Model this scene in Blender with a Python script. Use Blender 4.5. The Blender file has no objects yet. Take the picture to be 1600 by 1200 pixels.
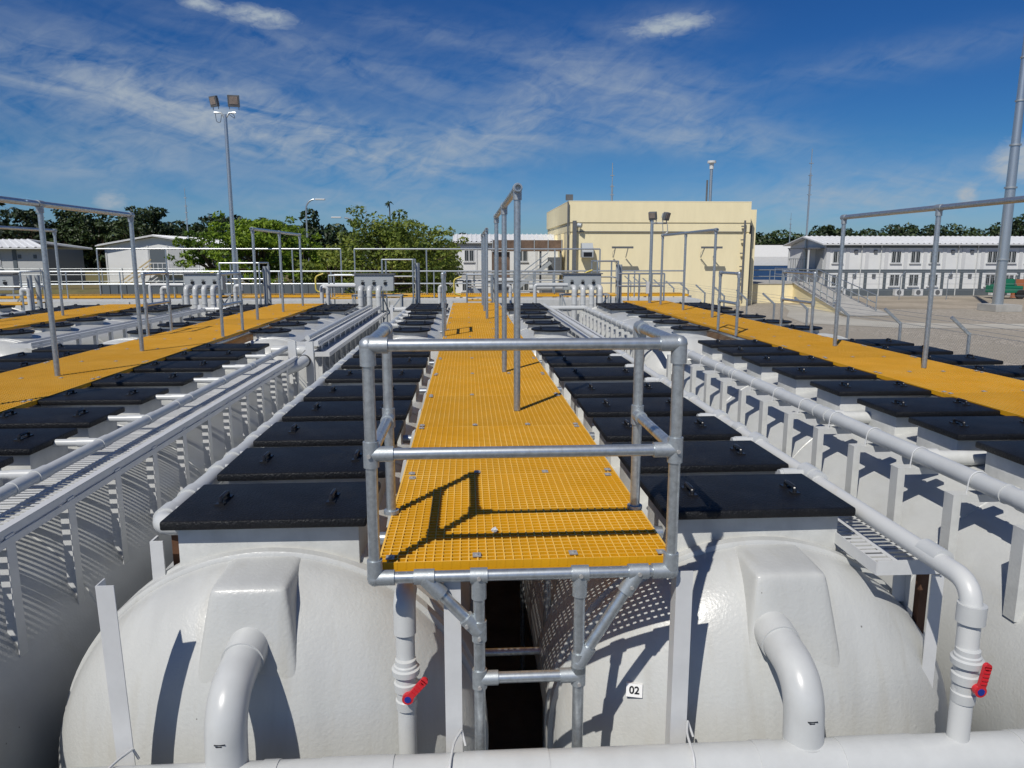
import bpy, math, random
from mathutils import Vector, Matrix
R_ = math.radians
C = bpy.context.scene.collection
sc = bpy.context.scene
random.seed(7)

# ------------------------------------------------------------------ camera
cam_d = bpy.data.cameras.new('camera'); cam = bpy.data.objects.new('camera', cam_d); C.objects.link(cam)
cam_d.sensor_width = 36; cam_d.lens = 36*1150/1600; cam_d.clip_start = .05; cam_d.clip_end = 3000
cam.location = (0, 0, 1.2); cam.rotation_euler = (R_(90-9.87), 0, R_(-3.48))
sc.camera = cam
# ------------------------------------------------------------------ sun + sky + exposure
sun_from = Vector((-.45, -.72, 1.0)).normalized()
sd = bpy.data.lights.new('sun', 'SUN'); sd.energy = 4.9; sd.angle = R_(.53); sd.color = (1, .955, .88)
so = bpy.data.objects.new('sun', sd); C.objects.link(so)
so.rotation_euler = sun_from.to_track_quat('Z', 'Y').to_euler(); so.location = sun_from*40
sc.view_settings.view_transform = 'Standard'; sc.view_settings.look = 'None'
sc.view_settings.exposure = -.32; sc.view_settings.gamma = 1
W = bpy.data.worlds.new('World'); sc.world = W; W.use_nodes = True
nt = W.node_tree; N = nt.nodes; L = nt.links; N.clear()
def nd(nt, t, **kw):
    n = nt.nodes.new(t)
    for k, v in kw.items():
        if k in n.inputs: n.inputs[k].default_value = v
        else: setattr(n, k, v)
    return n
def mth(nt, op, a, b=None, c=None, clamp=False):
    n = nt.nodes.new('ShaderNodeMath'); n.operation = op; n.use_clamp = clamp
    for i, x in enumerate((a, b, c)):
        if x is None: continue
        if isinstance(x, (int, float)): n.inputs[i].default_value = x
        else: nt.links.new(x, n.inputs[i])
    return n.outputs[0]
sky = N.new('ShaderNodeTexSky'); sky.sky_type = 'NISHITA'; sky.sun_disc = False
sky.sun_elevation = math.asin(sun_from.z); sky.sun_rotation = math.atan2(sun_from.x, sun_from.y)
sky.air_density = 1.0; sky.dust_density = .3; sky.ozone_density = 2.5; sky.altitude = 300
tc = N.new('ShaderNodeTexCoord'); sx = N.new('ShaderNodeSeparateXYZ'); L.new(tc.outputs['Generated'], sx.inputs[0])
az = mth(nt, 'MULTIPLY', mth(nt, 'ARCTAN2', sx.outputs[0], sx.outputs[1]), 57.2958)
el = mth(nt, 'MULTIPLY', mth(nt, 'ARCSINE', sx.outputs[2]), 57.2958)
def skynoise(sa, se, rot, det, rough, dist, off):
    cb = N.new('ShaderNodeCombineXYZ')
    a = mth(nt, 'ADD', mth(nt, 'MULTIPLY', az, math.cos(R_(rot))), mth(nt, 'MULTIPLY', el, math.sin(R_(rot))))
    b = mth(nt, 'ADD', mth(nt, 'MULTIPLY', az, -math.sin(R_(rot))), mth(nt, 'MULTIPLY', el, math.cos(R_(rot))))
    L.new(mth(nt, 'MULTIPLY', a, sa), cb.inputs[0]); L.new(mth(nt, 'MULTIPLY', b, se), cb.inputs[1]); cb.inputs[2].default_value = off
    n = N.new('ShaderNodeTexNoise'); n.inputs['Scale'].default_value = 1; n.inputs['Detail'].default_value = det
    n.inputs['Roughness'].default_value = rough; n.inputs['Distortion'].default_value = dist
    L.new(cb.outputs[0], n.inputs['Vector']); return n.outputs[0]
def blob(u, v, su, sv, rot, s):
    da = mth(nt, 'SUBTRACT', az, u); de = mth(nt, 'SUBTRACT', el, v)
    c, q = math.cos(R_(rot)), math.sin(R_(rot))
    a = mth(nt, 'DIVIDE', mth(nt, 'ADD', mth(nt, 'MULTIPLY', da, c), mth(nt, 'MULTIPLY', de, q)), su)
    b = mth(nt, 'DIVIDE', mth(nt, 'ADD', mth(nt, 'MULTIPLY', da, -q), mth(nt, 'MULTIPLY', de, c)), sv)
    r2 = mth(nt, 'ADD', mth(nt, 'MULTIPLY', a, a), mth(nt, 'MULTIPLY', b, b))
    return mth(nt, 'MULTIPLY', mth(nt, 'POWER', 2.71828, mth(nt, 'MULTIPLY', r2, -1.0)), s)
def summ(l):
    o = l[0]
    for x in l[1:]: o = mth(nt, 'ADD', o, x)
    return o
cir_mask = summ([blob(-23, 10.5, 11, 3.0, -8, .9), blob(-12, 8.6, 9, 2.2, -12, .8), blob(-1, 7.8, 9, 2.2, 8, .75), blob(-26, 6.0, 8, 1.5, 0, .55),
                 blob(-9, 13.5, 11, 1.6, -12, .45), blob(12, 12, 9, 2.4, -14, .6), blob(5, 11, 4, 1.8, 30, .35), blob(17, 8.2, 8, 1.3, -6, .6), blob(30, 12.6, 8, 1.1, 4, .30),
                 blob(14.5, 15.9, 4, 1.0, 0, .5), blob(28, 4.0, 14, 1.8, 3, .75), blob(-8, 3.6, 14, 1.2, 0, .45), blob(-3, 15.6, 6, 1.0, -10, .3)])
n1 = skynoise(.14, .55, -9, 7, .55, 1.0, 3.1)
n2 = skynoise(.5, 1.2, 22, 6, .6, .8, 9.7)
fib = mth(nt, 'ADD', mth(nt, 'MULTIPLY', n1, .62), mth(nt, 'MULTIPLY', n2, .38))
fib = mth(nt, 'MULTIPLY', mth(nt, 'SUBTRACT', fib, .34), 3.2, clamp=True)
cir = mth(nt, 'MULTIPLY', cir_mask, fib, clamp=True)
n3 = skynoise(.9, 2.0, 0, 8, .6, .5, 1.7)
puff_mask = summ([blob(-14.2, 15.95, 2.9, .8, -3, 1.05), blob(-18.3, 16.4, 1.3, .6, 0, .9), blob(14.8, 15.8, 4.0, .9, 4, .9), blob(37.2, 5.9, 2.0, 1.6, 12, 1.15), blob(34.4, 3.7, .8, 1.0, -10, .95), blob(-24.5, 3.6, 1.4, 1.0, 0, .8)])
puff = mth(nt, 'MULTIPLY', mth(nt, 'SUBTRACT', mth(nt, 'MULTIPLY', puff_mask, mth(nt, 'ADD', n3, .12)), .26), 2.4, clamp=True)
amt = mth(nt, 'ADD', mth(nt, 'MULTIPLY', cir, .92), mth(nt, 'MULTIPLY', puff, .9), clamp=True)
hs = N.new('ShaderNodeHueSaturation'); hs.inputs['Saturation'].default_value = 1.3; hs.inputs['Value'].default_value = 1.0; hs.inputs['Hue'].default_value = .512
L.new(sky.outputs[0], hs.inputs['Color'])
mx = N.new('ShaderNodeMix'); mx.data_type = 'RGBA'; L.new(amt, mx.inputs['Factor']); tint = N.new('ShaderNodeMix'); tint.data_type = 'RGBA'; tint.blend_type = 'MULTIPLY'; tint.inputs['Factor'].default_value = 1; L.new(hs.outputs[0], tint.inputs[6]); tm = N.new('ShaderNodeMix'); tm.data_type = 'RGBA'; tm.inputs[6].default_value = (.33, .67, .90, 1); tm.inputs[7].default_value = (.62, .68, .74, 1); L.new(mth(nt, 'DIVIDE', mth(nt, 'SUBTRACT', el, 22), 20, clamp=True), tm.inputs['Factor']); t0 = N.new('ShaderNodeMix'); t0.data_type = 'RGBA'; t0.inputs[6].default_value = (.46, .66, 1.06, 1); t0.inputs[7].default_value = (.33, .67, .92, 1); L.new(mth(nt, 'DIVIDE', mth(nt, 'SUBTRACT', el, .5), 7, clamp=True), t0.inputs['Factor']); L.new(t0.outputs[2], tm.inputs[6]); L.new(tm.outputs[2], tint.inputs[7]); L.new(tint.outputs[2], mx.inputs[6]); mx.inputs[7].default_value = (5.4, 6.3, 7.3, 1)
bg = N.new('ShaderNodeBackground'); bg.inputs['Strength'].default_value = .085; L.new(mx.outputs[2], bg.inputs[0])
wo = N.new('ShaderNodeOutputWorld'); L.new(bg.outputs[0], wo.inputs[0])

# ------------------------------------------------------------------ materials
def mat(name, col, rough=.5, metal=0, var=.0, vscale=5, bump=0, bscale=60, bdist=.002, col2=None, spec=None, stretch=None, thr=None, coat=0):
    m = bpy.data.materials.new(name); m.use_nodes = True; t = m.node_tree; p = t.nodes['Principled BSDF']
    p.inputs['Base Color'].default_value = (*col, 1); p.inputs['Roughness'].default_value = rough; p.inputs['Metallic'].default_value = metal
    if coat: p.inputs['Coat Weight'].default_value = coat; p.inputs['Coat Roughness'].default_value = .15
    if spec is not None: p.inputs['Specular IOR Level'].default_value = spec
    tcn = t.nodes.new('ShaderNodeTexCoord'); src = tcn.outputs['Object']
    if stretch:
        mp = t.nodes.new('ShaderNodeMapping'); mp.inputs['Scale'].default_value = stretch; t.links.new(src, mp.inputs[0]); src = mp.outputs[0]
    if var or col2:
        n = t.nodes.new('ShaderNodeTexNoise'); n.inputs['Scale'].default_value = vscale; n.inputs['Detail'].default_value = 6; n.inputs['Roughness'].default_value = .65
        t.links.new(src, n.inputs['Vector'])
        r = t.nodes.new('ShaderNodeValToRGB')
        c2 = col2 or tuple(max(0, c*(1-var)) for c in col)
        a, b = thr or (.35, .65)
        r.color_ramp.elements[0].position = a; r.color_ramp.elements[1].position = b
        r.color_ramp.elements[0].color = (*c2, 1); r.color_ramp.elements[1].color = (*col, 1)
        t.links.new(n.outputs[0], r.inputs[0]); t.links.new(r.outputs[0], p.inputs['Base Color'])
        rr = t.nodes.new('ShaderNodeMapRange'); rr.inputs[3].default_value = min(1, rough*1.3); rr.inputs[4].default_value = rough*.85
        t.links.new(n.outputs[0], rr.inputs[0]); t.links.new(rr.outputs[0], p.inputs['Roughness'])
    if bump:
        n = t.nodes.new('ShaderNodeTexNoise'); n.inputs['Scale'].default_value = bscale; n.inputs['Detail'].default_value = 3
        t.links.new(tcn.outputs['Object'], n.inputs['Vector'])
        b = t.nodes.new('ShaderNodeBump'); b.inputs['Strength'].default_value = bump; b.inputs['Distance'].default_value = bdist
        t.links.new(n.outputs[0], b.inputs['Height']); t.links.new(b.outputs[0], p.inputs['Normal'])
    return m
M = {}
M['tank'] = mat('white gelcoat', (.515, .525, .51), .3, var=.11, vscale=2.2, bump=.5, bscale=62, bdist=.0035, stretch=(2.4, 1, .55), thr=(.3, .6))
_t = M['tank'].node_tree; _p = _t.nodes['Principled BSDF']; _old = _p.inputs['Base Color'].links[0].from_socket
_g = _t.nodes.new('ShaderNodeNewGeometry'); _v = _t.nodes.new('ShaderNodeTexVoronoi'); _v.inputs['Scale'].default_value = 9; _t.links.new(_g.outputs['Position'], _v.inputs['Vector'])
_s = _t.nodes.new('ShaderNodeSeparateColor'); _t.links.new(_v.outputs['Color'], _s.inputs[0])
_a = _t.nodes.new('ShaderNodeMath'); _a.operation = 'MULTIPLY'; _t.links.new(_s.outputs[0], _a.inputs[0]); _a.inputs[1].default_value = .055
_l = _t.nodes.new('ShaderNodeMath'); _l.operation = 'LESS_THAN'; _t.links.new(_v.outputs['Distance'], _l.inputs[0]); _t.links.new(_a.outputs[0], _l.inputs[1])
_k = _t.nodes.new('ShaderNodeMath'); _k.operation = 'GREATER_THAN'; _t.links.new(_s.outputs[1], _k.inputs[0]); _k.inputs[1].default_value = .6
_q = _t.nodes.new('ShaderNodeMath'); _q.operation = 'MULTIPLY'; _t.links.new(_l.outputs[0], _q.inputs[0]); _t.links.new(_k.outputs[0], _q.inputs[1])
_q2 = _t.nodes.new('ShaderNodeMath'); _q2.operation = 'MULTIPLY'; _t.links.new(_q.outputs[0], _q2.inputs[0]); _q2.inputs[1].default_value = .8
_x = _t.nodes.new('ShaderNodeMix'); _x.data_type = 'RGBA'; _t.links.new(_q2.outputs[0], _x.inputs['Factor']); _t.links.new(_old, _x.inputs[6]); _x.inputs[7].default_value = (.12, .11, .10, 1)
_mp = _t.nodes.new('ShaderNodeMapping'); _mp.inputs['Scale'].default_value = (9, 2.5, 1.1); _t.links.new(_g.outputs['Position'], _mp.inputs[0])
_n = _t.nodes.new('ShaderNodeTexNoise'); _n.inputs['Scale'].default_value = 1.6; _n.inputs['Detail'].default_value = 7; _t.links.new(_mp.outputs[0], _n.inputs['Vector'])
_mr = _t.nodes.new('ShaderNodeMapRange'); _mr.inputs[1].default_value = .54; _mr.inputs[2].default_value = .74; _mr.inputs[3].default_value = 0; _mr.inputs[4].default_value = .28; _t.links.new(_n.outputs[0], _mr.inputs[0])
_y = _t.nodes.new('ShaderNodeMix'); _y.data_type = 'RGBA'; _t.links.new(_mr.outputs[0], _y.inputs['Factor']); _t.links.new(_x.outputs[2], _y.inputs[6]); _y.inputs[7].default_value = (.38, .36, .30, 1); _t.links.new(_y.outputs[2], _p.inputs['Base Color'])
M['tankw'] = mat('white painted fibreglass', (.60, .61, .59), .38, var=.16, vscale=7, bump=.4, bscale=60, bdist=.003, thr=(.3, .6))
M['pvc'] = mat('white pvc', (.55, .565, .56), .28, var=.09, vscale=6, bump=.04, bscale=30)
M['pvcd'] = mat('dusty white pvc', (.57, .58, .57), .36, col2=(.52, .46, .36), vscale=4, thr=(.30, .42))
M['galv'] = mat('galvanised steel', (.60, .645, .67), .33, .8, var=.30, vscale=38, bump=.06, bscale=90)
M['galvd'] = mat('dull galvanised fitting', (.50, .54, .56), .45, .7, var=.22, vscale=60, bump=.3, bscale=160, bdist=.001)
M['yel'] = mat('yellow fibreglass grating', (.66, .325, .003), .5, var=.16, vscale=3.2, bump=.15, bscale=300, bdist=.001, thr=(.25, .6))
_t = M['yel'].node_tree; _p = _t.nodes['Principled BSDF']; _old = _p.inputs['Base Color'].links[0].from_socket
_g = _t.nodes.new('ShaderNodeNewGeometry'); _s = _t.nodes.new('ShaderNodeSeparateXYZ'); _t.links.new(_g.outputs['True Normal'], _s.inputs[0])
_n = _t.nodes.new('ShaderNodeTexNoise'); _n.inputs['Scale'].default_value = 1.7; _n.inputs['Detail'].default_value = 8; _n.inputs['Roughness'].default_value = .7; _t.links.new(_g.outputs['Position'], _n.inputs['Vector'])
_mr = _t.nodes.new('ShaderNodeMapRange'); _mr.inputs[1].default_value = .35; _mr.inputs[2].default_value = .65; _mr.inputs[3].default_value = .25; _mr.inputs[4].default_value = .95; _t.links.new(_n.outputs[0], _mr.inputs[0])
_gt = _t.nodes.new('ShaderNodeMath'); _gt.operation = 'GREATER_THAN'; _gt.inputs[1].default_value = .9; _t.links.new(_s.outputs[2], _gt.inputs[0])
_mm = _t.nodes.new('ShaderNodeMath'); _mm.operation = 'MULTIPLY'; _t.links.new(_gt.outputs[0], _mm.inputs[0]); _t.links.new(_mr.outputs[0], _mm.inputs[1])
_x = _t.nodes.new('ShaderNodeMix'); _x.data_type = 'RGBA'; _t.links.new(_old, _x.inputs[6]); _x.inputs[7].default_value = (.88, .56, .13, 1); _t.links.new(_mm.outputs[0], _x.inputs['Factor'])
_oi = _t.nodes.new('ShaderNodeObjectInfo'); _hv = _t.nodes.new('ShaderNodeHueSaturation'); _vr = _t.nodes.new('ShaderNodeMapRange'); _vr.inputs[3].default_value = .9; _vr.inputs[4].default_value = 1.05
_t.links.new(_oi.outputs['Random'], _vr.inputs[0]); _t.links.new(_vr.outputs[0], _hv.inputs['Value']); _t.links.new(_x.outputs[2], _hv.inputs['Color']); _t.links.new(_hv.outputs[0], _p.inputs['Base Color'])
M['lid'] = mat('black hatch plastic', (.0075, .0085, .011), .47, var=.4, vscale=3.5, bump=1.0, bscale=75, bdist=.006, thr=(.3, .7), spec=.28)
_t = M['lid'].node_tree; _p = _t.nodes['Principled BSDF']; _oi = _t.nodes.new('ShaderNodeObjectInfo')
_n = _t.nodes.new('ShaderNodeTexNoise'); _n.inputs['Scale'].default_value = 2.2; _n.inputs['Detail'].default_value = 9; _n.inputs['Roughness'].default_value = .75
_g = _t.nodes.new('ShaderNodeNewGeometry'); _t.links.new(_g.outputs['Position'], _n.inputs['Vector'])
_r = _t.nodes.new('ShaderNodeMapRange'); _r.inputs[1].default_value = .52; _r.inputs[2].default_value = .75; _r.inputs[3].default_value = 0; _r.inputs[4].default_value = .06; _t.links.new(_n.outputs[0], _r.inputs[0])
_m = _t.nodes.new('ShaderNodeMath'); _m.operation = 'MULTIPLY_ADD'; _t.links.new(_oi.outputs['Random'], _m.inputs[0]); _m.inputs[1].default_value = .012; _t.links.new(_r.outputs[0], _m.inputs[2])
_x = _t.nodes.new('ShaderNodeMix'); _x.data_type = 'RGBA'; _old = _p.inputs['Base Color'].links[0].from_socket; _t.links.new(_old, _x.inputs[6]); _x.inputs[7].default_value = (.22, .21, .19, 1)
_t.links.new(_m.outputs[0], _x.inputs['Factor']); _t.links.new(_x.outputs[2], _p.inputs['Base Color'])
M['blk'] = mat('black plastic', (.012, .012, .014), .3)
M['stl'] = mat('clip steel', (.45, .44, .42), .5, .4)
M['red'] = mat('red valve plastic', (.55, .02, .03), .35)
M['blu'] = mat('blue cap', (.01, .03, .25), .4)
M['wht'] = mat('white enamel', (.62, .63, .63), .35, var=.08, vscale=9)
M['brown'] = mat('rust brown timber', (.13, .06, .03), .8, var=.4)
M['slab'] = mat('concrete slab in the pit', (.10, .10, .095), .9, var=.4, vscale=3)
M['conc'] = mat('concrete', (.42, .41, .38), .85, var=.22, vscale=1.3, bump=.3, bscale=40)
M['cream'] = mat('cream render', (.86, .76, .49), .8, var=.09, vscale=1.1, stretch=(1.5, 1, .35), bump=.25, bscale=12, bdist=.01, thr=(.3, .7))
M['creamd'] = mat('cream coping', (.86, .77, .52), .8)
M['gutt'] = mat('grey metal strip', (.16, .17, .18), .5, .3, var=.2)
M['shed'] = mat('white sandwich panel', (.74, .75, .74), .5, var=.08, vscale=.7)
M['shedg'] = mat('grey panel', (.46, .47, .47), .55, var=.1)
M['trim'] = mat('slate grey trim', (.10, .12, .135), .5)
M['wroof'] = mat('white sheet roof', (.72, .73, .73), .45, var=.1, vscale=1)
M['glass'] = mat('dark window glass', (.03, .035, .04), .12)
M['bark'] = mat('bark', (.10, .075, .05), .9, var=.4, vscale=12)
M['rust'] = mat('rusty sheet', (.20, .13, .09), .7, var=.5, vscale=2)
M['steelg'] = mat('grey steel box', (.42, .45, .46), .45, .2, var=.1)
M['tarp'] = mat('pale roof membrane', (.70, .70, .67), .6, var=.1)
M['bluep'] = mat('blue container paint', (.02, .07, .18), .5, var=.2)
M['green'] = mat('green machine paint', (.01, .16, .09), .4)
M['brick'] = mat('orange panel', (.35, .12, .05), .8)
M['beige'] = mat('beige stair rail', (.50, .40, .22), .6)
M['safety'] = mat('yellow safety paint', (.62, .50, .10), .45)
M['tyre'] = mat('tyre rubber', (.02, .02, .02), .9)
def ground_mat(name, c1, c2, s, c3=None, s2=.15, speck=0):
    m = bpy.data.materials.new(name); m.use_nodes = True; t = m.node_tree; p = t.nodes['Principled BSDF']; p.inputs['Roughness'].default_value = .95
    tcn = t.nodes.new('ShaderNodeTexCoord')
    v = t.nodes.new('ShaderNodeTexVoronoi'); v.inputs['Scale'].default_value = s; t.links.new(tcn.outputs['Object'], v.inputs['Vector'])
    n = t.nodes.new('ShaderNodeTexNoise'); n.inputs['Scale'].default_value = s2; n.inputs['Detail'].default_value = 8; t.links.new(tcn.outputs['Object'], n.inputs['Vector'])
    mxa = t.nodes.new('ShaderNodeMix'); mxa.data_type = 'RGBA'; mxa.inputs[6].default_value = (*c1, 1); mxa.inputs[7].default_value = (*c2, 1)
    t.links.new(v.outputs['Color'], mxa.inputs['Factor'])
    mxb = t.nodes.new('ShaderNodeMix'); mxb.data_type = 'RGBA'; t.links.new(mxa.outputs[2], mxb.inputs[6]); mxb.inputs[7].default_value = (*(c3 or c1), 1)
    r = t.nodes.new('ShaderNodeValToRGB'); r.color_ramp.elements[0].position = .42; r.color_ramp.elements[1].position = .62
    t.links.new(n.outputs[0], r.inputs[0]); t.links.new(r.outputs[0], mxb.inputs['Factor']); t.links.new(mxb.outputs[2], p.inputs['Base Color'])
    b = t.nodes.new('ShaderNodeBump'); b.inputs['Strength'].default_value = .6; b.inputs['Distance'].default_value = .05
    t.links.new(v.outputs[0], b.inputs['Height']); t.links.new(b.outputs[0], p.inputs['Normal']); return m
M['gravel'] = ground_mat('gravel', (.17, .15, .12), (.52, .465, .385), 11, (.32, .285, .23), .25)
M['grass'] = ground_mat('dry grass', (.10, .10, .03), (.20, .17, .06), 3, (.16, .12, .05), .12)
M['path'] = ground_mat('pale concrete path', (.44, .42, .36), (.50, .48, .42), 1.2, (.40, .375, .32), .3)
M['earth'] = ground_mat('packed earth', (.33, .28, .21), (.42, .36, .28), 3, (.28, .24, .18), .2)
M['dgrass'] = ground_mat('forest floor', (.04, .06, .02), (.07, .09, .03), 1, (.05, .06, .02), .05)
def leaf_mat(name, a, b, c, s, tr=.0):
    m = bpy.data.materials.new(name); m.use_nodes = True; t = m.node_tree; p = t.nodes['Principled BSDF']; p.inputs['Roughness'].default_value = .55
    g = t.nodes.new('ShaderNodeNewGeometry')
    n = t.nodes.new('ShaderNodeTexNoise'); n.inputs['Scale'].default_value = s; n.inputs['Detail'].default_value = 3; t.links.new(g.outputs['Position'], n.inputs['Vector'])
    mi = t.nodes.new('ShaderNodeMath'); mi.operation = 'MULTIPLY_ADD'; t.links.new(g.outputs['Random Per Island'], mi.inputs[0]); mi.inputs[1].default_value = .45
    t.links.new(n.outputs[0], mi.inputs[2])
    r = t.nodes.new('ShaderNodeValToRGB'); r.color_ramp.elements[0].position = .5; r.color_ramp.elements[1].position = .95
    r.color_ramp.elements[0].color = (*a, 1); r.color_ramp.elements[1].color = (*b, 1); e = r.color_ramp.elements.new(.72); e.color = (*c, 1)
    t.links.new(mi.outputs[0], r.inputs[0]); t.links.new(r.outputs[0], p.inputs['Base Color'])
    if tr:
        ts = t.nodes.new('ShaderNodeBsdfTranslucent'); t.links.new(r.outputs[0], ts.inputs[0]); ms = t.nodes.new('ShaderNodeMixShader'); ms.inputs[0].default_value = tr
        t.links.new(p.outputs[0], ms.inputs[1]); t.links.new(ts.outputs[0], ms.inputs[2]); t.links.new(ms.outputs[0], t.nodes['Material Output'].inputs[0])
    return m
M['leafb'] = leaf_mat('bright leaves', (.06, .12, .010), (.30, .42, .04), (.17, .27, .02), .35, .4)
M['leafo'] = leaf_mat('olive leaves', (.06, .10, .012), (.30, .34, .06), (.16, .22, .03), .45, .4)
M['leafd'] = leaf_mat('dark forest leaves', (.012, .026, .009), (.055, .085, .022), (.028, .052, .014), .12, .1)

# ------------------------------------------------------------------ mesh helpers
GZ = -2.4
class MB:
    def __init__(s): s.v = []; s.f = []; s.pc = []
    def add(s, vs, fs):
        o = len(s.v); s.pc.append((o, o+len(vs), len(s.f), len(s.f)+len(fs))); s.v += [tuple(x) for x in vs]; s.f += [tuple(i+o for i in f) for f in fs]; return s
    def box(s, x0, x1, y0, y1, z0, z1):
        return s.add([(x0,y0,z0),(x1,y0,z0),(x1,y1,z0),(x0,y1,z0),(x0,y0,z1),(x1,y0,z1),(x1,y1,z1),(x0,y1,z1)],
                     [(0,3,2,1),(4,5,6,7),(0,1,5,4),(1,2,6,5),(2,3,7,6),(3,0,4,7)])
    def obox(s, c, size, rot):
        m = rot if isinstance(rot, Matrix) else Matrix.Rotation(rot, 3, 'Z')
        vs = [Vector(c)+m @ Vector((size[0]/2*a, size[1]/2*b, size[2]/2*d)) for d in (-1,1) for a, b in ((-1,-1),(1,-1),(1,1),(-1,1))]
        return s.add(vs, [(0,3,2,1),(4,5,6,7),(0,1,5,4),(1,2,6,5),(2,3,7,6),(3,0,4,7)])
    def bar(s, p0, p1, w, h):
        p0, p1 = Vector(p0), Vector(p1); d = p1-p0
        q = d.to_track_quat('Y', 'Z').to_matrix(); return s.obox((p0+p1)/2, (w, d.length, h), q)
    def cyl(s, p0, p1, r, n=16, r2=None, cap=True):
        p0, p1 = Vector(p0), Vector(p1); q = (p1-p0).to_track_quat('Z', 'Y').to_matrix(); r2 = r if r2 is None else r2
        vs = [p0+q@Vector((r*math.cos(2*math.pi*i/n), r*math.sin(2*math.pi*i/n), 0)) for i in range(n)]
        vs += [p1+q@Vector((r2*math.cos(2*math.pi*i/n), r2*math.sin(2*math.pi*i/n), 0)) for i in range(n)]
        fs = [(i, (i+1)%n, n+(i+1)%n, n+i) for i in range(n)]
        if cap: fs += [tuple(range(n-1, -1, -1)), tuple(range(n, 2*n))]
        return s.add(vs, fs)
    def tube(s, pts, r, n=12, cap=True):
        pts = [Vector(p) for p in pts]; rs = r if isinstance(r, list) else [r]*len(pts)
        t0 = (pts[1]-pts[0]).normalized(); up = Vector((0,0,1)) if abs(t0.z) < .9 else Vector((1,0,0))
        u = t0.cross(up).normalized(); vs = []; prev = t0
        for i, p in enumerate(pts):
            t = ((pts[min(i+1, len(pts)-1)]-pts[max(i-1, 0)])).normalized()
            u = prev.rotation_difference(t) @ u; prev = t; w = t.cross(u)
            vs += [p+(u*math.cos(2*math.pi*k/n)+w*math.sin(2*math.pi*k/n))*rs[i] for k in range(n)]
        fs = [(i*n+k, i*n+(k+1)%n, (i+1)*n+(k+1)%n, (i+1)*n+k) for i in range(len(pts)-1) for k in range(n)]
        if cap: fs += [tuple(range(n-1, -1, -1)), tuple((len(pts)-1)*n+k for k in range(n))]
        return s.add(vs, fs)
    def revolve(s, prof, axis, n=48, c=(0,0,0)):     # prof: (t, r) along axis
        vs = []; c = Vector(c)
        for t, r in prof:
            for k in range(n):
                a = 2*math.pi*k/n; q = (r*math.cos(a), r*math.sin(a))
                vs.append(c+Vector((q[0], t, q[1]) if axis == 'Y' else ((q[0], q[1], t) if axis == 'Z' else (t, q[0], q[1]))))
        fs = [(i*n+k, i*n+(k+1)%n, (i+1)*n+(k+1)%n, (i+1)*n+k) for i in range(len(prof)-1) for k in range(n)]
        fs += [tuple(range(n)), tuple((len(prof)-1)*n+k for k in range(n))]
        return s.add(vs, fs)
    def prism(s, poly, a0, a1, axis):   # poly of 2D pts; axis X: (y,z); Y: (x,z); Z: (x,y)
        f3 = {'X': lambda p, a: (a, p[0], p[1]), 'Y': lambda p, a: (p[0], a, p[1]), 'Z': lambda p, a: (p[0], p[1], a)}[axis]
        n = len(poly)
        return s.add([f3(p, a0) for p in poly]+[f3(p, a1) for p in poly],
                     [tuple(range(n)), tuple(range(2*n-1, n-1, -1))]+[(i, n+i, n+(i+1)%n, (i+1)%n) for i in range(n)])
    SPLIT = {'coupling', 'cable', 'fitting', 'grub_screw', 'post', 'leg', 'pilaster', 'downpipe', 'brace', 'support_lug', 'bearer_pipe', 'saddle_strap', 'crossarm', 'column', 'light_arm', 'canopy_post', 'rung', 'vent', 'vent_fan', 'rail', 'insulated_pipe'}
    def build(s, name, m, parent=None, at=None, smooth=35, bevel=0):
        if name in MB.SPLIT and parent is not None and at is None and len(s.pc) > 1:
            bb = []
            for a, c, d, e in s.pc:
                vs = s.v[a:c]; bb.append([[min(v[i] for v in vs)-.004 for i in range(3)], [max(v[i] for v in vs)+.004 for i in range(3)]])
            n = len(bb); g = list(range(n))
            def root(i):
                while g[i] != i: i = g[i]
                return i
            for i in range(n):
                for j in range(i):
                    if all(bb[i][0][k] <= bb[j][1][k] and bb[j][0][k] <= bb[i][1][k] for k in range(3)): g[root(i)] = root(j)
            gs = {}
            for i in range(n): gs.setdefault(root(i), []).append(i)
            if len(gs) > 1:
                out = None
                for idx in gs.values():
                    q = MB()
                    for i in idx:
                        a, c, d, e = s.pc[i]; q.add(s.v[a:c], [tuple(x-a for x in f) for f in s.f[d:e]])
                    o_ = q.build(name, m, parent, None, smooth, bevel); out = out or o_
                return out
        # verts are world coordinates unless 'at' is given (then they are local and 'at' is the place under the parent)
        me = bpy.data.meshes.new(name)
        if at is None:
            if parent is not None:
                o = Vector((0,0,0)); p = parent
                while p: o += p.location; p = p.parent
                off = o; loc = Vector((0,0,0))
            else:
                xs = [v[0] for v in s.v]; ys = [v[1] for v in s.v]; zs = [v[2] for v in s.v]
                off = Vector(((min(xs)+max(xs))/2, (min(ys)+max(ys))/2, min(zs))); loc = off
            vs = [(v[0]-off.x, v[1]-off.y, v[2]-off.z) for v in s.v]
        else: vs = s.v; loc = Vector(at)
        me.from_pydata(vs, [], s.f)
        import bmesh
        bm = bmesh.new(); bm.from_mesh(me)
        if bevel: bmesh.ops.bevel(bm, geom=bm.edges[:], offset=bevel, segments=2, affect='EDGES', profile=.5)
        if len(bm.faces) < 60000: bmesh.ops.recalc_face_normals(bm, faces=bm.faces)
        bm.to_mesh(me); bm.free()
        if smooth:
            me.shade_smooth(); me.set_sharp_from_angle(angle=R_(smooth))
        ob = bpy.data.objects.new(name, me); C.objects.link(ob); me.materials.append(M[m] if isinstance(m, str) else m)
        ob.location = loc
        if parent is not None: ob.parent = parent
        return ob
def tag(o, label, cat, group=None, kind=None):
    if label: o['label'] = label
    if cat: o['category'] = cat
    if group: o['group'] = group
    if kind: o['kind'] = kind
    return o
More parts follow.
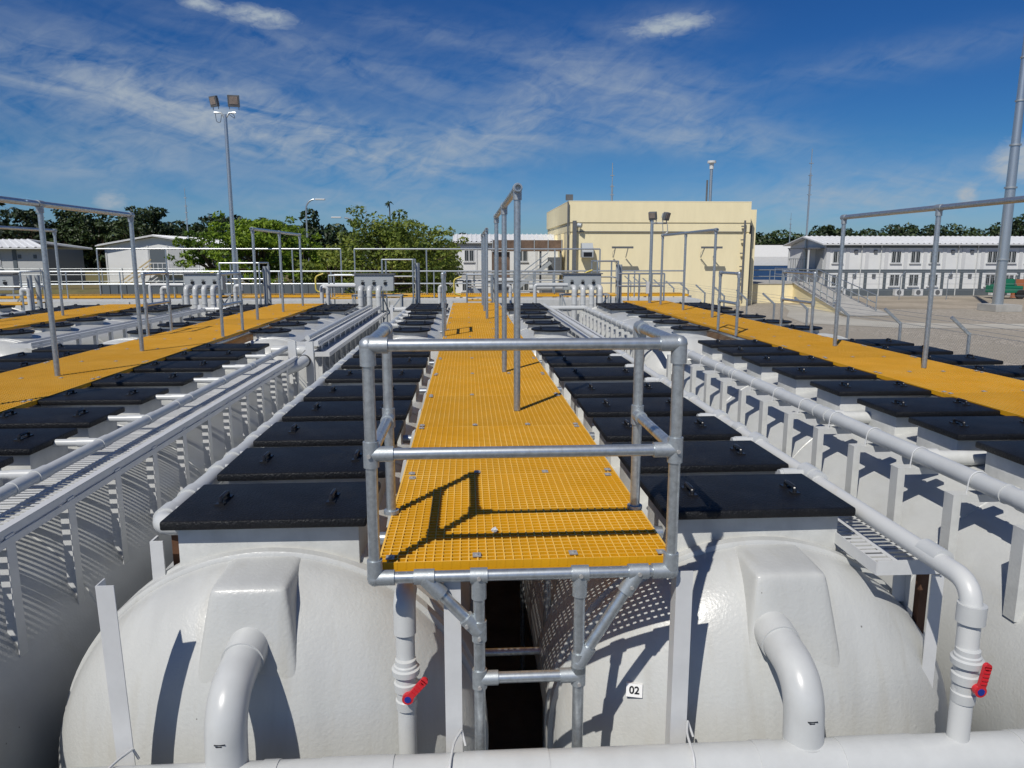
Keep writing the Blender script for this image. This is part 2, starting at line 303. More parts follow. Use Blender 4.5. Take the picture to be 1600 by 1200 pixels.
def thing(name, label, cat, loc, group=None):
    o = bpy.data.objects.new(name, None); C.objects.link(o); o.location = loc; o.empty_display_size = .2
    return tag(o, label, cat, group)
def fillet(pts, rad, n=8):
    pts = [Vector(p) for p in pts]; out = [pts[0]]
    for i in range(1, len(pts)-1):
        a, b, c = pts[i-1], pts[i], pts[i+1]; r = min(rad, (a-b).length*.49, (c-b).length*.49)
        p0 = b+(a-b).normalized()*r; p1 = b+(c-b).normalized()*r
        for k in range(n+1):
            t = k/n; out.append(p0*(1-t)**2+b*2*t*(1-t)+p1*t*t)
    out.append(pts[-1]); return out
def copy_under(src, parent, loc):
    c = src.copy(); C.objects.link(c); c.parent = parent; c.location = loc
    for g in list(src.children):
        d = g.copy(); C.objects.link(d); d.parent = c
    return c

# ------------------------------------------------------------------ ground
def sheet(name, m, poly, z):
    b = MB(); n = len(poly); b.add([(x, y, z) for x, y in poly], [tuple(range(n))]); o = b.build(name, m, smooth=0); o['kind'] = 'structure'; return o
sheet('ground', 'gravel', [(-900,-300),(900,-300),(900,1500),(-900,1500)], GZ-.012)
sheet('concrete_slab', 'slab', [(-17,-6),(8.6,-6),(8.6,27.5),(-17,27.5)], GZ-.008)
b = MB(); gx = [-140, -60, -22, -9, -5.5]; gy = [30, 38, 50, 61, 111]; gz = [GZ-.006, GZ+.15, GZ+.7, GZ+1.25, GZ+1.3]
b.add([(x, y, z if x < -6 else GZ-.006) for y, z in zip(gy, gz) for x in gx], [(j*5+i, j*5+i+1, j*5+i+6, j*5+i+5) for j in range(4) for i in range(4)])
o = b.build('grass_ground', 'grass', smooth=60); o['kind'] = 'structure'
sheet('forest_floor', 'dgrass', [(-400,112),(500,112),(500,900),(-400,900)], GZ-.008)
sheet('earth_strip', 'earth', [(26,49.5),(120,47),(120,61.5),(30,64)], GZ-.004)
b = MB()
pth = [(24.4,53.5,1.0),(22.6,47.5,1.25),(20.8,43,1.6),(20.5,39.6,2.4),(23,37.4,1.7),(27,36.6,1.35),(33,36.4,1.3),(60,36.8,1.3),(110,37.5,1.3)]
vs = []
for i, (x, y, w) in enumerate(pth):
    a = Vector(pth[max(0, i-1)][:2]); c = Vector(pth[min(len(pth)-1, i+1)][:2]); t = (c-a).normalized(); nn = Vector((-t.y, t.x))
    vs += [(x+nn.x*w, y+nn.y*w, GZ), (x-nn.x*w, y-nn.y*w, GZ)]
b.add(vs, [(2*i, 2*i+2, 2*i+3, 2*i+1) for i in range(len(pth)-1)])
o = b.build('concrete_path', 'path', smooth=0); o['kind'] = 'structure'

# ------------------------------------------------------------------ tanks
TR = 1.0; TZ = -1.18; CO = 1.17; CN = 1.12
COLS = [('far_far_left', -12.75), ('far_left', -8.42), ('left', -4.25), ('centre', .23), ('right', 4.82)]
def lid_mesh(w, d):
    b = MB(); b.box(-w/2, w/2, -d/2, d/2, -.046, 0); return b
def handle_mb():
    b = MB(); b.tube(fillet([(0,-.055,-.01),(0,-.055,.03),(0,.055,.03),(0,.055,-.01)], .014, 3), .011, 8)
    b.box(-.022, .022, -.078, -.038, .0, .008); b.box(-.022, .022, .038, .078, .0, .008); return b
hb = handle_mb()
# prototypes, consumed by the first tank
proto = {}
def lid_part(parent, kind, loc):
    if kind not in proto:
        if kind == 'rect':
            l = lid_mesh(.95, .59).build('hatch_cover', 'lid', parent, at=loc, bevel=.012)
        else:
            b = MB(); b.revolve([(-.03, .0), (-.03, .325), (-.022, .335), (-.006, .335), (0, .322), (0, .30), (-.005, .29), (-.003, 0)], 'Z', 40); l = b.build('hatch_cover', 'lid', parent, at=loc)
        hx = .27 if kind == 'rect' else .17
        h = hb.build('handle', 'blk', l, at=(-hx, 0, .0)); h2 = h.copy(); C.objects.link(h2); h2.location = (hx, 0, 0); h2.parent = l
        proto[kind] = l; return l
    return copy_under(proto[kind], parent, loc)
def riser_part(parent, kind, loc):
    k = 'r'+kind
    if k not in proto:
        b = MB()
        if kind == 'rect':
            b.box(-.425, .425, -.225, .235, -.62, -.038)
        else: b.cyl((0,0,-.5), (0,0,-.03), .285, 40)
        proto[k] = b.build('riser', 'tankw', parent, at=loc, bevel=.006 if kind == 'rect' else 0); return proto[k]
    c = proto[k].copy(); C.objects.link(c); c.parent = parent; c.location = loc; return c
bodies = {}
def tank(cx, y0, y1, label, lids, lx, front=False, dz=0):
    t = thing('storage_tank', label, 'tank', (cx, (y0+y1)/2, GZ+dz), 'white horizontal tanks')
    key = round(y1-y0, 2); h = (y1-y0)/2
    if key not in bodies:
        D = .50; prof = []
        for k in range(0, 15):
            u = math.pi/2*k/14; prof.append((-h+D*(1-math.cos(u)), max(.002, TR*math.sin(u)**.93)))
        prof += [(-h+D+.0, TR+.006), (-h+D+.01, TR+.022), (-h+D+.05, TR+.026), (-h+D+.065, TR+.004), (-h+D+.12, TR+.002), (-h+D+.13, TR+.024), (-h+D+.17, TR+.024), (-h+D+.18, TR)]
        ring = 2
        for k in range(1, 4):
            y = -h+D+.2+(2*h-2*D-.4)*k/4; prof += [(y-.04, TR), (y-.035, TR+.006), (y+.035, TR+.006), (y+.04, TR)]
        back = [(-a, r) for a, r in prof[:23]][::-1]
        prof += back
        b = MB(); b.revolve(prof, 'Y', 96, (0, 0, TZ-GZ)); bodies[key] = b.build('shell', 'tank', t, at=(0,0,0), smooth=40)
    else:
        c = bodies[key].copy(); C.objects.link(c); c.parent = t; c.location = (0,0,0)
    for kind, y in lids:
        riser_part(t, kind, (lx, y-(y0+y1)/2, 0-GZ-dz-.012)); ll = lid_part(t, kind, (lx+random.uniform(-.006, .006), y-(y0+y1)/2+random.uniform(-.008, .008), 0-GZ-dz-.012)); ll.rotation_euler = (random.uniform(-.006, .006), random.uniform(-.003, .003), random.uniform(-.008, .008))
    if 'saddle' not in proto:
        b = MB(); b.prism([(-.8, -.09), (.8, -.09), (.8, .5)]+[(.8-1.6*k/12, TZ-GZ-math.sqrt(max(0, 1.01**2-(.8-1.6*k/12)**2))) for k in range(1, 12)]+[(-.8, .5)], -.09, .09, 'Y')
        proto['saddle'] = b.build('saddle', 'conc', t, at=(0, -h+.9, 0), smooth=0)
        k0 = 1
    else: k0 = 0
    for yy in (-h+.9, 0, h-.9)[k0:]:
        c = proto['saddle'].copy(); C.objects.link(c); c.parent = t; c.location = (0, yy, 0)
    return t
FY, FE, BY, BE = 2.8, 11.0, 11.35, 19.9
front_c = [('rect', y+.295) for y in (3.33, 4.09, 4.85, 5.62, 6.40, 7.36, 8.30, 9.21, 10.02)]
front_l = [('rect', y+.295) for y in (2.48, 3.23, 3.98, 4.73, 5.48, 6.36, 7.28, 8.19, 9.08, 9.93)]
back_l = [('round', 12.45+1.22*k) for k in range(4)]+[('rect', 17.45+.73*k) for k in range(3)]
names = {'far_far_left': 'outermost left row', 'far_left': 'far left row', 'left': 'left row beside the centre', 'centre': 'centre row', 'right': 'right hand row'}
front_tanks = {}
for cn, wx in COLS:
    for s in (-1, 1):
        side = 'left' if s < 0 else 'right'
        co = CO if cn == 'centre' else CN
        cx = wx+s*co; lx = s*((1.185 if cn == 'centre' else .985)-co)
        if cn == 'centre': lab = 'near white domed tank %s of the ladder, %s' % (side, 'plain front' if s < 0 else 'marked 02')
        else: lab = 'white tank in the %s, front half, %s of its walkway' % (names[cn], side)
        if cn != 'far_far_left':
            front_tanks[(cn, s)] = tank(cx, FY if cn == 'centre' else 1.5, FE, lab, front_c if cn == 'centre' else front_l, lx)
        tank(cx, BY, BE, 'white tank in the %s, back half, round hatches, %s side' % (names[cn], side), back_l, lx, dz=.075)
# moulded inlet hood and outlet elbow of the two near domes
for s, ex in ((-1, -.94), (1, 1.335)):
    t = front_tanks[('centre', s)]; cx = -.945 if s < 0 else 1.43
    b = MB()
    b.add([(cx-.17,3.48,-.17),(cx+.17,3.48,-.17),(cx+.17,2.99,-.185),(cx-.17,2.99,-.185),
           (cx-.30,3.36,-.76),(cx+.30,3.36,-.76),(cx+.245,2.86,-.74),(cx-.245,2.86,-.74)],
          [(0,1,2,3),(7,6,5,4),(3,2,6,7),(0,3,7,4),(2,1,5,6),(1,0,4,5)])
    hd = b.build('inlet_hood', 'tank', t, bevel=.042, smooth=60)
    sm = hd.modifiers.new('s', 'SUBSURF'); sm.levels = 1; sm.render_levels = 2
    path = fillet([(ex, 3.02, -.425), (ex, 2.625, -.475), (ex, 2.59, -.88)], .15, 14)
    b = MB(); b.tube(path, .0785, 32); el_ = b.build('outlet_elbow', 'pvc', t, smooth=50)
    b = MB(); d = (path[1]-path[0]).normalized(); b.cyl(path[0]+d*.02, path[0]+d*.165, .086, 28); b.build('collar', 'pvc', el_, smooth=50)
    b = MB(); b.cyl((ex, 2.598, -.72), (ex, 2.59, -.88), .0810, 28); b.build('socket', 'pvc', el_, smooth=50)
    b = MB(); b.box(ex-.020, ex+.020, 2.5335, 2.545, -.60, -.598); b.box(ex-.014, ex+.008, 2.533, 2.545, -.607, -.6045); b.build('ink_mark', 'blk', el_, smooth=0)
# number plate 02 on the near right tank
def surf_y(cx, x, z):
    r = math.hypot(x-cx, z-TZ)/TR; r = min(.999, r); u = math.asin(r**(1/.93)); return FY+.50*(1-math.cos(u))
t = front_tanks[('centre', 1)]; tcx = .23+CO
px, pz = .735, -.725; py = surf_y(tcx, px, pz)
e = .02; gx = (surf_y(tcx, px+e, pz)-surf_y(tcx, px-e, pz))/(2*e); gz = (surf_y(tcx, px, pz+e)-surf_y(tcx, px, pz-e))/(2*e)
gx *= .45; gz *= .7; nrm = Vector((gx, -1, gz)).normalized()
ux = Vector((1, gx, 0)).normalized(); uy = nrm.cross(ux).normalized(); q = Matrix((ux, uy, nrm)).transposed()
b = MB(); b.obox(Vector((px, py, pz))+nrm*.004, (.072, .058, .030), q); pl = b.build('number_plate', mat('label white', (.85, .85, .83), .5), t, smooth=0)
tx = bpy.data.curves.new('txt', 'FONT'); tx.body = '02'; tx.size = .046; tx.align_x = 'CENTER'; tx.align_y = 'CENTER'; tx.extrude = .0005; tx.offset = .0012
to = bpy.data.objects.new('txt', tx); C.objects.link(to); dg = bpy.context.evaluated_depsgraph_get(); me = bpy.data.meshes.new_from_object(to.evaluated_get(dg)); bpy.data.objects.remove(to)
o = bpy.data.objects.new('number_lettering', me); C.objects.link(o); me.materials.clear(); me.materials.append(M['blk'])
mw = q.to_4x4(); me.transform(Matrix.Translation(Vector((px, py, pz))+nrm*.0202-t.location) @ mw); o.parent = pl

# ------------------------------------------------------------------ grating walkways
HW = .592
def walkway(cn, wx, ya, yb, label):
    t = thing('grating_walkway', label, 'walkway', (wx, (ya+yb)/2, -.04), 'yellow grating walkways')
    p = 1.18; nP = int(round((yb-ya)/p)); p = (yb-ya)/nP; first = None
    cell = .035
    b = MB(); nx = 33; th = .0035
    for i in range(nx+1):
        x = -HW+2*HW*i/nx; w = th*.9 if 0 < i < nx else .005
        b.box(x-w*.85, x+w*.85, -p/2+.002, p/2-.002, -.030 if 0 < i < nx else -.038, -.0008)
    ny = int(p/cell)
    for j in range(ny+1):
        y = -p/2+.006+(p-.012)*j/ny; b.box(-HW, HW, y-th*.85, y+th*.85, -.0295 if 0 < j < ny else -.0385, 0)
    for k in range(nP):
        y = -((yb-ya)/2)+p*(k+.5)
        if first is None: first = b.build('grating_panel', 'yel', t, at=(0, y, .04), smooth=0)
        else:
            c = first.copy(); C.objects.link(c); c.parent = t; c.location = (0, y, .04+random.uniform(-.0025, .0015))
    cl = None; n = 0
    for k in range(nP):
        for yy in ((.04, -.04) if k else (.05,)):
            for xx in (-.55, -.19, .19, .55):
                y = -((yb-ya)/2)+p*k+yy
                if abs(xx) < .3 and yy < 0: continue
                if cl is None:
                    m = MB(); m.box(-.017, .017, -.02, .02, .0, .003); m.cyl((0,0,.003), (0,0,.008), .008, 10); cl = m.build('clip', 'stl', t, at=(xx, y, .0412), smooth=30)
                else:
                    c = cl.copy(); C.objects.link(c); c.parent = t; c.location = (xx+random.uniform(-.012, .012), y+random.uniform(-.01, .01), .0412)
                n += 1
    for s in (-1, 1):
        m = MB(); m.cyl((wx+s*(HW-.03), ya+.02, -.071), (wx+s*(HW-.03), yb-.02, -.071), .03, 12); m.build('side_pipe', 'galv', t, smooth=40)
    # transverse bearers
    m = MB(); y = ya+.6
    while y < yb: m.cyl((wx-HW-.12, y, -.133), (wx+HW+.12, y, -.133), .03, 10); y += 1.95
    m.build('bearer_pipe', 'galv', t, smooth=40)
    # white lugs beside the deck
    m = MB(); y = ya+.86
    while y < (yb-.3 if cn == 'centre' else 0):
        for s in (-1, 1): m.prism([(wx+s*(HW+.012), -.16), (wx+s*(HW+.06), -.16), (wx+s*(HW+.035), -.03), (wx+s*(HW+.012), -.012)], y-.045, y+.045, 'Y')
        y += .73
    if m.v: m.build('support_lug', 'tankw', t, smooth=0)
    return t
WEND = {'far_far_left': 19.2, 'far_left': 19.2, 'left': 19.2, 'centre': 19.3, 'right': 19.9}
wl = {'far_far_left': 'yellow grating walkway at the outermost left edge', 'far_left': 'narrow looking yellow grating walkway second from the left edge',
      'left': 'broad yellow grating walkway left of the centre one', 'centre': 'centre yellow grating walkway with the handrail cage at its near end',
      'right': 'yellow grating walkway on the right running past the cream building'}
for cn, wx in COLS:
    walkway(cn, wx, 2.78 if cn != 'far_far_left' else 10.6, WEND[cn], wl[cn])

PR = .0228
def fitting(b, c, dirs, r=.0300, l=.055):
    c = Vector(c)
    for d in dirs: b.cyl(c, c+Vector(d).normalized()*l, r, 20)
    b.revolve([(-.031, .004), (-.028, .016), (-.016, .028), (0, .0318), (.016, .028), (.028, .016), (.031, .004)], 'Z', 16, c)
def screws(b, pts, n):
    for p in pts:
        p = Vector(p); n_ = Vector(n); b.cyl(p+n_*.028, p+n_*.036, .008, 10)
# near handrail cage
x0, x1, yf, yr, zt, zm, zb = -.368, .798, 2.72, 3.36, .875, .462, -.035
cg = thing('handrail_cage', 'galvanised pipe handrail cage around the near end of the centre walkway', 'railing', ((x0+x1)/2, (yf+yr)/2, zb))
def pipe(name, a, c, parent, r=PR, m='galv', n=24): return MB().cyl(a, c, r, n).build(name, m, parent, smooth=40)
for x in (x0, x1):
    pipe('post', (x, yf, zb), (x, yf, zt), cg); pipe('post', (x, yr, 0.0), (x, yr, zt), cg)
    pipe('side_rail', (x, yf, zt), (x, yr, zt), cg); pipe('side_rail', (x, yf, zm), (x, yr, zm), cg)
pipe('top_rail', (x0, yf, zt), (x1, yf, zt), cg); pipe('mid_rail', (x0, yf, zm), (x1, yf, zm), cg); pipe('bottom_rail', (x0, yf, zb), (x1, yf, zb), cg)
b = MB(); s_ = MB()
for x, sx_ in ((x0, 1), (x1, -1)):
    fitting(b, (x, yf, zt), [(sx_,0,0),(0,0,-1.3),(0,1,0)], l=.075); fitting(b, (x, yf, zb), [(sx_,0,0),(0,0,1)], l=.075)
    fitting(b, (x, yr, zt), [(0,-1,0),(0,0,-1)], l=.07); 
    b.cyl((x, yf, zm-.05), (x, yf, zm+.05), .0295, 20); b.cyl((x, yf, zm), (x+sx_*.085, yf, zm), .0295, 20); b.cyl((x, yf, zm), (x, yf+.085, zm), .0295, 20)
    b.cyl((x, yr, zm-.045), (x, yr, zm+.045), .0295, 20); b.cyl((x, yr, zm), (x, yr-.08, zm), .0295, 20)
    b.cyl((x, yr, 0.0), (x, yr, .016), .036, 20)
    screws(s_, [(x+sx_*-.004, yf-.004, zm)], (0,-1,0))
b.build('fitting', 'galvd', cg, smooth=40); s_.build('grub_screw', 'stl', cg, smooth=40)
# ladder under the cage
ld = thing('access_ladder', 'galvanised pipe ladder dropping into the gap between the two near domes', 'ladder', (.235, yf, GZ))
LX = (.035, .435)
for x in LX: pipe('rail', (x, yf, zb-.03), (x, yf, GZ), ld)
for z in (-.475, -.87, -1.17, -1.47, -1.77, -2.07): pipe('rung', (LX[0], yf, z), (LX[1], yf, z), ld)
pipe('brace', (x0+.19, yf, zb), (LX[0], yf, -.27), ld); pipe('brace', (x1-.13, yf, zb), (LX[1], yf, -.42), ld)
b = MB(); s_ = MB()
for x in LX:
    b.cyl((x, yf, zb), (x, yf, zb-.095), .0295, 20); b.cyl((x-.034, yf, zb), (x+.034, yf, zb), .0305, 20)
    screws(s_, [(x, yf-.003, zb)], (0,-1,0))
    for z in (-.475, -.87):
        b.cyl((x, yf, z-.04), (x, yf, z+.04), .0295, 20); d = 1 if x < .2 else -1; b.cyl((x, yf, z), (x+d*.075, yf, z), .0295, 20)
b.cyl((LX[0], yf, -.225), (LX[0], yf, -.31), .0295, 20); b.cyl((LX[1], yf, -.375), (LX[1], yf, -.46), .0295, 20)
d = (Vector((LX[0], yf, -.27))-Vector((x0+.19, yf, zb))).normalized()
b.cyl(Vector((LX[0], yf, -.27))-d*.08, (LX[0], yf, -.27), .032, 20); b.cyl(Vector((x0+.19, yf, zb)), Vector((x0+.19, yf, zb))+d*.10, .032, 20); b.cyl((x0+.15, yf, zb), (x0+.23, yf, zb), .0305, 20)
d = (Vector((LX[1], yf, -.42))-Vector((x1-.13, yf, zb))).normalized()
b.cyl(Vector((LX[1], yf, -.42))-d*.08, (LX[1], yf, -.42), .032, 20); b.cyl(Vector((x1-.13, yf, zb)), Vector((x1-.13, yf, zb))+d*.10, .032, 20); b.cyl((x1-.17, yf, zb), (x1-.09, yf, zb), .0305, 20)
screws(s_, [(x1-.13+.0, yf, zb), (x1-.16, yf, -.09), (LX[0], yf, -.29), (LX[0]-.05, yf, -.235), (LX[0], yf, -.5), (LX[1], yf, -.5)], (0,-1,0))
b.build('fitting', 'galvd', ld, smooth=40); s_.build('grub_screw', 'stl', ld, smooth=40)
# trestle frame of pipes under the walkway, seen in the dark gap
tr_ = thing('pipe_trestle', 'dim pipe trestle standing in the dark gap under the centre walkway', 'support frame', (.235, 4.4, GZ))
for x in (.02, .45): pipe('leg', (x, 4.0, GZ), (x, 4.0, -.1), tr_); pipe('leg', (x, 5.9, GZ), (x, 5.9, -.1), tr_)
for z in (-.35, -1.1, -1.8): pipe('crossbar', (.02, 4.0, z), (.45, 4.0, z), tr_)
pipe('side_bar', (.45, 4.0, -.6), (.45, 5.9, -.6), tr_)
# bird dropping size pebble on the deck
b = MB()
for k in range(9):
    a = random.random()*6.28; r = random.random()*.012; c = Vector((.11+r*math.cos(a), 3.10+r*math.sin(a), .006)); b.obox(c, (.012, .012, .010), Matrix.Rotation(random.random()*3, 3, 'X') @ Matrix.Rotation(random.random()*3, 3, 'Z'))
tag(b.build('plaster_crumb', 'wht', smooth=0), 'small white crumb lying on the yellow grating inside the cage', 'debris')

# ------------------------------------------------------------------ overhead pipe frames on the walkways
def frame(x, ys, label, ztop=1.7, r=.026, over=.08):
    t = thing('overhead_gantry', label, 'gantry', (x, ys[0], 0), 'tall overhead pipe frames')
    b = MB(); n = 20
    # hollow top pipe with an open end
    ya, yb = ys[0]-over, ys[-1]+.03
    prof = [(ya, .021), (ya, r+.004), (yb, r+.004), (yb, .021)]
    b2 = MB(); vs = []
    for tt, rr in prof+[(ya+.001, .021)]:
        vs += [(x+rr*math.cos(2*math.pi*k/n), tt, ztop+rr*math.sin(2*math.pi*k/n)) for k in range(n)]
    b2.add(vs, [(i*n+k, i*n+(k+1)%n, (i+1)*n+(k+1)%n, (i+1)*n+k) for i in range(4) for k in range(n)])
    b2.build('top_bar', 'galv', t, smooth=40)
    for y in ys:
        pipe('post', (x, y, 0), (x, y, ztop-.01), t, r); b.cyl((x, y, ztop-.085), (x, y, ztop), r+.008, 16); b.cyl((x, y-.045, ztop), (x, y+.045, ztop), r+.0105, 16)
    b.build('fitting', 'galvd', t, smooth=40)
    return t
NF = [5.68, 7.65, 9.63]; BF = [14.35, 16.35, 18.3]
frame(.385, NF, 'tall pipe frame on the centre walkway, nearest, seen end on with open pipe mouth')
frame(.385, BF, 'tall pipe frame at the far part of the centre walkway')
frame(-4.16, NF, 'tall pipe frame on the left walkway, nearest at the left edge of the photo')
frame(-4.0, BF, 'tall pipe frame on the far part of the left walkway')
frame(4.965, NF, 'tall pipe frame on the right walkway, nearest at the right edge')
frame(4.85, BF, 'tall pipe frame on the far right walkway before the cream building')
frame(-8.25, [11.6, 13.6, 15.6][:1]+[13.4, 15.6], 'tall pipe frame on the far left walkway')
def uframe(x, ya, yb, label, h=.93, mid=True):
    t = thing('guard_hoop', label, 'railing', (x, (ya+yb)/2, 0), 'U shaped guard hoops on walkway edges')
    for y in (ya, yb): pipe('post', (x, y, -.03), (x, y, h), t)
    pipe('top_bar', (x, ya, h), (x, yb, h), t)
    if mid: pipe('mid_bar', (x, ya, h*.5), (x, yb, h*.5), t)
    b = MB()
    for y, d in ((ya, 1), (yb, -1)):
        fitting(b, (x, y, h), [(0,d,0),(0,0,-1)], l=.065)
        if mid: b.cyl((x, y, h*.5-.04), (x, y, h*.5+.04), .0315, 12)
    b.build('fitting', 'galvd', t, smooth=40)
uframe(-.36, 11.2, 12.0, 'pipe guard hoop on the left edge of the centre walkway')
uframe(-3.68, 11.3, 12.3, 'pipe guard hoop on the right edge of the left walkway')
uframe(-4.86, 11.5, 12.4, 'pipe guard hoop on the left edge of the left walkway')
uframe(4.2, 11.25, 12.1, 'pipe guard hoop on the left edge of the right walkway')
uframe(5.45, 11.35, 12.5, 'pipe guard hoop on the right edge of the right walkway')
uframe(-9.05, 13.2, 14.1, 'pipe guard hoop on the far left walkway')

# ------------------------------------------------------------------ cable trays, brackets and long pipes on the tank flanks
def tray(x0_, x1_, ya, yb, z, label, tank_cx, slots=True, step=.56):
    t = thing('cable_tray', label, 'cable tray', ((x0_+x1_)/2, (ya+yb)/2, z-.5), 'white perforated cable trays')
    b = MB(); w = .012
    outer, inner = (x1_, x0_) if tank_cx < x0_ else (x0_, x1_)
    s = 1 if outer > inner else -1
    lo, hi = min(x0_, x1_), max(x0_, x1_)
    if slots:
        y = ya+.02; pit = .046
        while y < yb-.03:
            b.box(lo+.012, hi-.012, y, y+.023, z, z+.003); y += pit
        for k in range(0, 3):
            xx = lo+.006+(hi-lo-.042)*k/2; b.box(xx, xx+.03, ya, yb, z+.0032, z+.006)
    else: b.box(lo, hi, ya, yb, z, z+.004)
    b.build('tray_bed', 'wht', t, smooth=0)
    b = MB(); 
    b.box(outer-.002 if s < 0 else outer-.045, outer+.045 if s < 0 else outer+.002, ya, yb, z+.052, z+.056)
    b.box(outer-.002, outer+.002, ya, yb, z+.012, z+.0515); b.box(outer-.010 if s < 0 else outer+.003, outer-.003 if s < 0 else outer+.010, ya, yb, z-.03, z+.006)
    b.box(inner-.002, inner+.002, ya, yb, z-.02, z+.04); b.build('side_flange', 'wht', t, smooth=0)
    b = MB(); b.box(lo, hi, ya-.004, ya-.001, z-.02, z+.05); b.build('end_plate', 'wht', t, smooth=0)
    y = ya+.25; src = None
    while y < yb:
        if src is None:
            b = MB(); dx = abs(outer-tank_cx); zb_ = TZ+math.sqrt(max(.01, TR**2-dx**2))-.04
            b.box(outer+s*.003, outer+s*.007, -.035, .035, zb_, z+.02); b.box(outer-s*.06, outer+s*.003, -.003, .003, zb_+.06, z-.03)
            b.box(min(inner, outer), max(inner, outer), -.02, .02, z-.024, z-.004)
            # built in local coordinates around the thing
            b.v = [(vx-(x0_+x1_)/2, vy, vz-(z-.5)) for vx, vy, vz in b.v]
            src = b.build('bracket', 'wht', t, at=(0, y-(ya+yb)/2, 0), smooth=0)
        else:
            c = src.copy(); C.objects.link(c); c.parent = t; c.location = (0, y-(ya+yb)/2, 0)
        y += step
    return t
def longpipe(name, pts, r, label, group, cps=(), m='pvc', rc=1.13, fr=.12, tees=None, teedir=1, tx=.2, cat='pipe', tr=None):
    p0 = Vector(pts[0]); t = thing(name, label, cat, ((p0.x+pts[-1][0])/2, (p0.y+pts[-1][1])/2, min(p[2] for p in pts)), group)
    MB().tube(fillet(pts, fr), r, 20).build('pipe_run', m, t, smooth=45)
    if cps:
        b = MB()
        for a, c in cps: b.cyl(a, c, r*rc, 20)
        b.build('coupling', 'pvc', t, smooth=45)
    if tees:
        src = None
        for y in tees:
            if src is None:
                b = MB(); rr = tr or r*.8
                b.cyl((0,0,0), (teedir*tx, 0, 0), rr, 16); b.cyl((teedir*.0,0,0), (teedir*(tx*.45), 0, 0), rr*1.18, 16); b.cyl((0,-.06,0), (0,.06,0), r*1.14, 16)
                src = b.build('tee', 'pvc', t, at=Vector((p0.x, y, p0.z))-t.location, smooth=45)
            else:
                c = src.copy(); C.objects.link(c); c.parent = t; c.location = Vector((p0.x, y, p0.z))-t.location
    return t
# left neighbour: perforated tray and pipe
for cn, wx in (('left', -4.25), ('far_left', -8.42)):
    tcx = wx+CN
    tray(tcx+.45, tcx+.90, 1.6, 9.75, -.15, 'white perforated tray on the flank of the %s, front part' % ('left row tank' if cn == 'left' else 'far left tank'), tcx)
    longpipe('branch_pipe', [(tcx+.645, 1.6, -.05), (tcx+.645, 10.2, -.05)], .036, 'white pipe teed into each hatch riser of the %s' % names[cn], 'white riser pipes',
             [((tcx+.645, y, -.05), (tcx+.645, y+.1, -.05)) for y in (4.0, 6.3, 8.6)], tees=[y+.30 for y in (2.48, 3.23, 3.98, 4.73, 5.48, 6.36, 7.28, 8.19, 9.08)], teedir=-1, tx=.36, tr=.026)
    tray(tcx+.58, tcx+.88, 11.2, 19.2, -.12, 'white tray on the flank of the %s, back part' % names[cn], tcx, slots=False)
    if cn == 'left': longpipe('branch_pipe', [(tcx+.66, 11.5, -.05), (tcx+.66, 19.0, -.05)], .038, 'white pipe above the back tray of the %s' % names[cn], 'white riser pipes')
# our left tank: riser pipe hugging the hatches with elbow at the near end
lx_ = -1.50
longpipe('branch_pipe', [(-1.35, 3.50, -.085), (lx_, 3.50, -.085), (lx_, 10.4, -.085)], .052, 'bumpy white pipe along the left edge of the near left hatches', 'white riser pipes', fr=.09)
o = [o for o in C.objects if o.name.startswith('branch_pipe')][-1]
src = None
for y in (3.62, 4.38, 5.14, 5.9, 6.7, 7.65, 8.6, 9.5, 10.3):
    for dy, rr in ((0, .063), (.30, .058)):
        if src is None:
            b = MB(); b.cyl((0,-.05,0), (0,.05,0), .062, 18); b.cyl((0,0,0), (.14,0,0), .05, 16); src = b.build('tee', 'pvc', o, at=Vector((lx_, y, -.085))-o.location, smooth=45)
        else:
            c = src.copy(); C.objects.link(c); c.parent = o; c.location = Vector((lx_, y+dy, -.085))-o.location
b = MB(); b.box(-1.52, -1.46, 3.42, 3.43, -.75, -.14); b.box(-1.52, -1.51, 3.431, 3.50, -.75, -.14); o = b.build('support_strip', 'wht', smooth=0); tag(o, 'white upright strip beneath the pipe elbow at the near left hatch', 'support strip')
b = MB(); b.box(-1.45, -1.40, 3.5, 3.54, -.75, -.14); tag(b.build('timber_post', 'brown', smooth=0), 'brown timber post in shade behind the near left hatch corner', 'post')
# our right tank: pipe past the lids, elbow, ball valve
def valve(parent, x, y, z, ang, hr=.05):
    b = MB(); b.revolve([(-.10, .030), (-.10, .044), (-.06, .046), (-.055, .040), (-.02, .042), (-.015, .050), (.02, .052), (.025, .044), (.055, .042), (.06, .058), (.085, .060), (.09, .05), (.10, .05), (.105, .044), (.125, .044), (.13, .030)], 'Z', 24, (x, y, z))
    v = b.build('ball_valve', 'pvc', parent, smooth=30)
    c = Vector((x+.012, y-.062, z-.015)); b = MB(); b.cyl(c+Vector((0,.02,0)), c, .019, 14); b.cyl(c, c-Vector((0,.016,0)), .024, 18)
    d = Vector((math.cos(ang), 0, math.sin(ang))); qd = Vector((-math.sin(ang), 0, math.cos(ang)))
    mtx = Matrix((d, Vector((0,1,0)), qd)).transposed()
    b.obox(c+d*.055-Vector((0,.010,0)), (.10, .014, .030), mtx)
    for k in range(5): b.obox(c+d*(.035+.016*k)-Vector((0,.018,0)), (.006, .006, .025), mtx)
    b.cyl(c+d*.104-Vector((0,.002,0)), c+d*.104-Vector((0,.017,0)), .015, 14)
    b.build('valve_handle', 'red', v, smooth=40)
    b = MB(); b.cyl(c-Vector((0,.016,0)), c-Vector((0,.019,0)), .014, 14); b.build('handle_cap', 'blu', v, smooth=40)
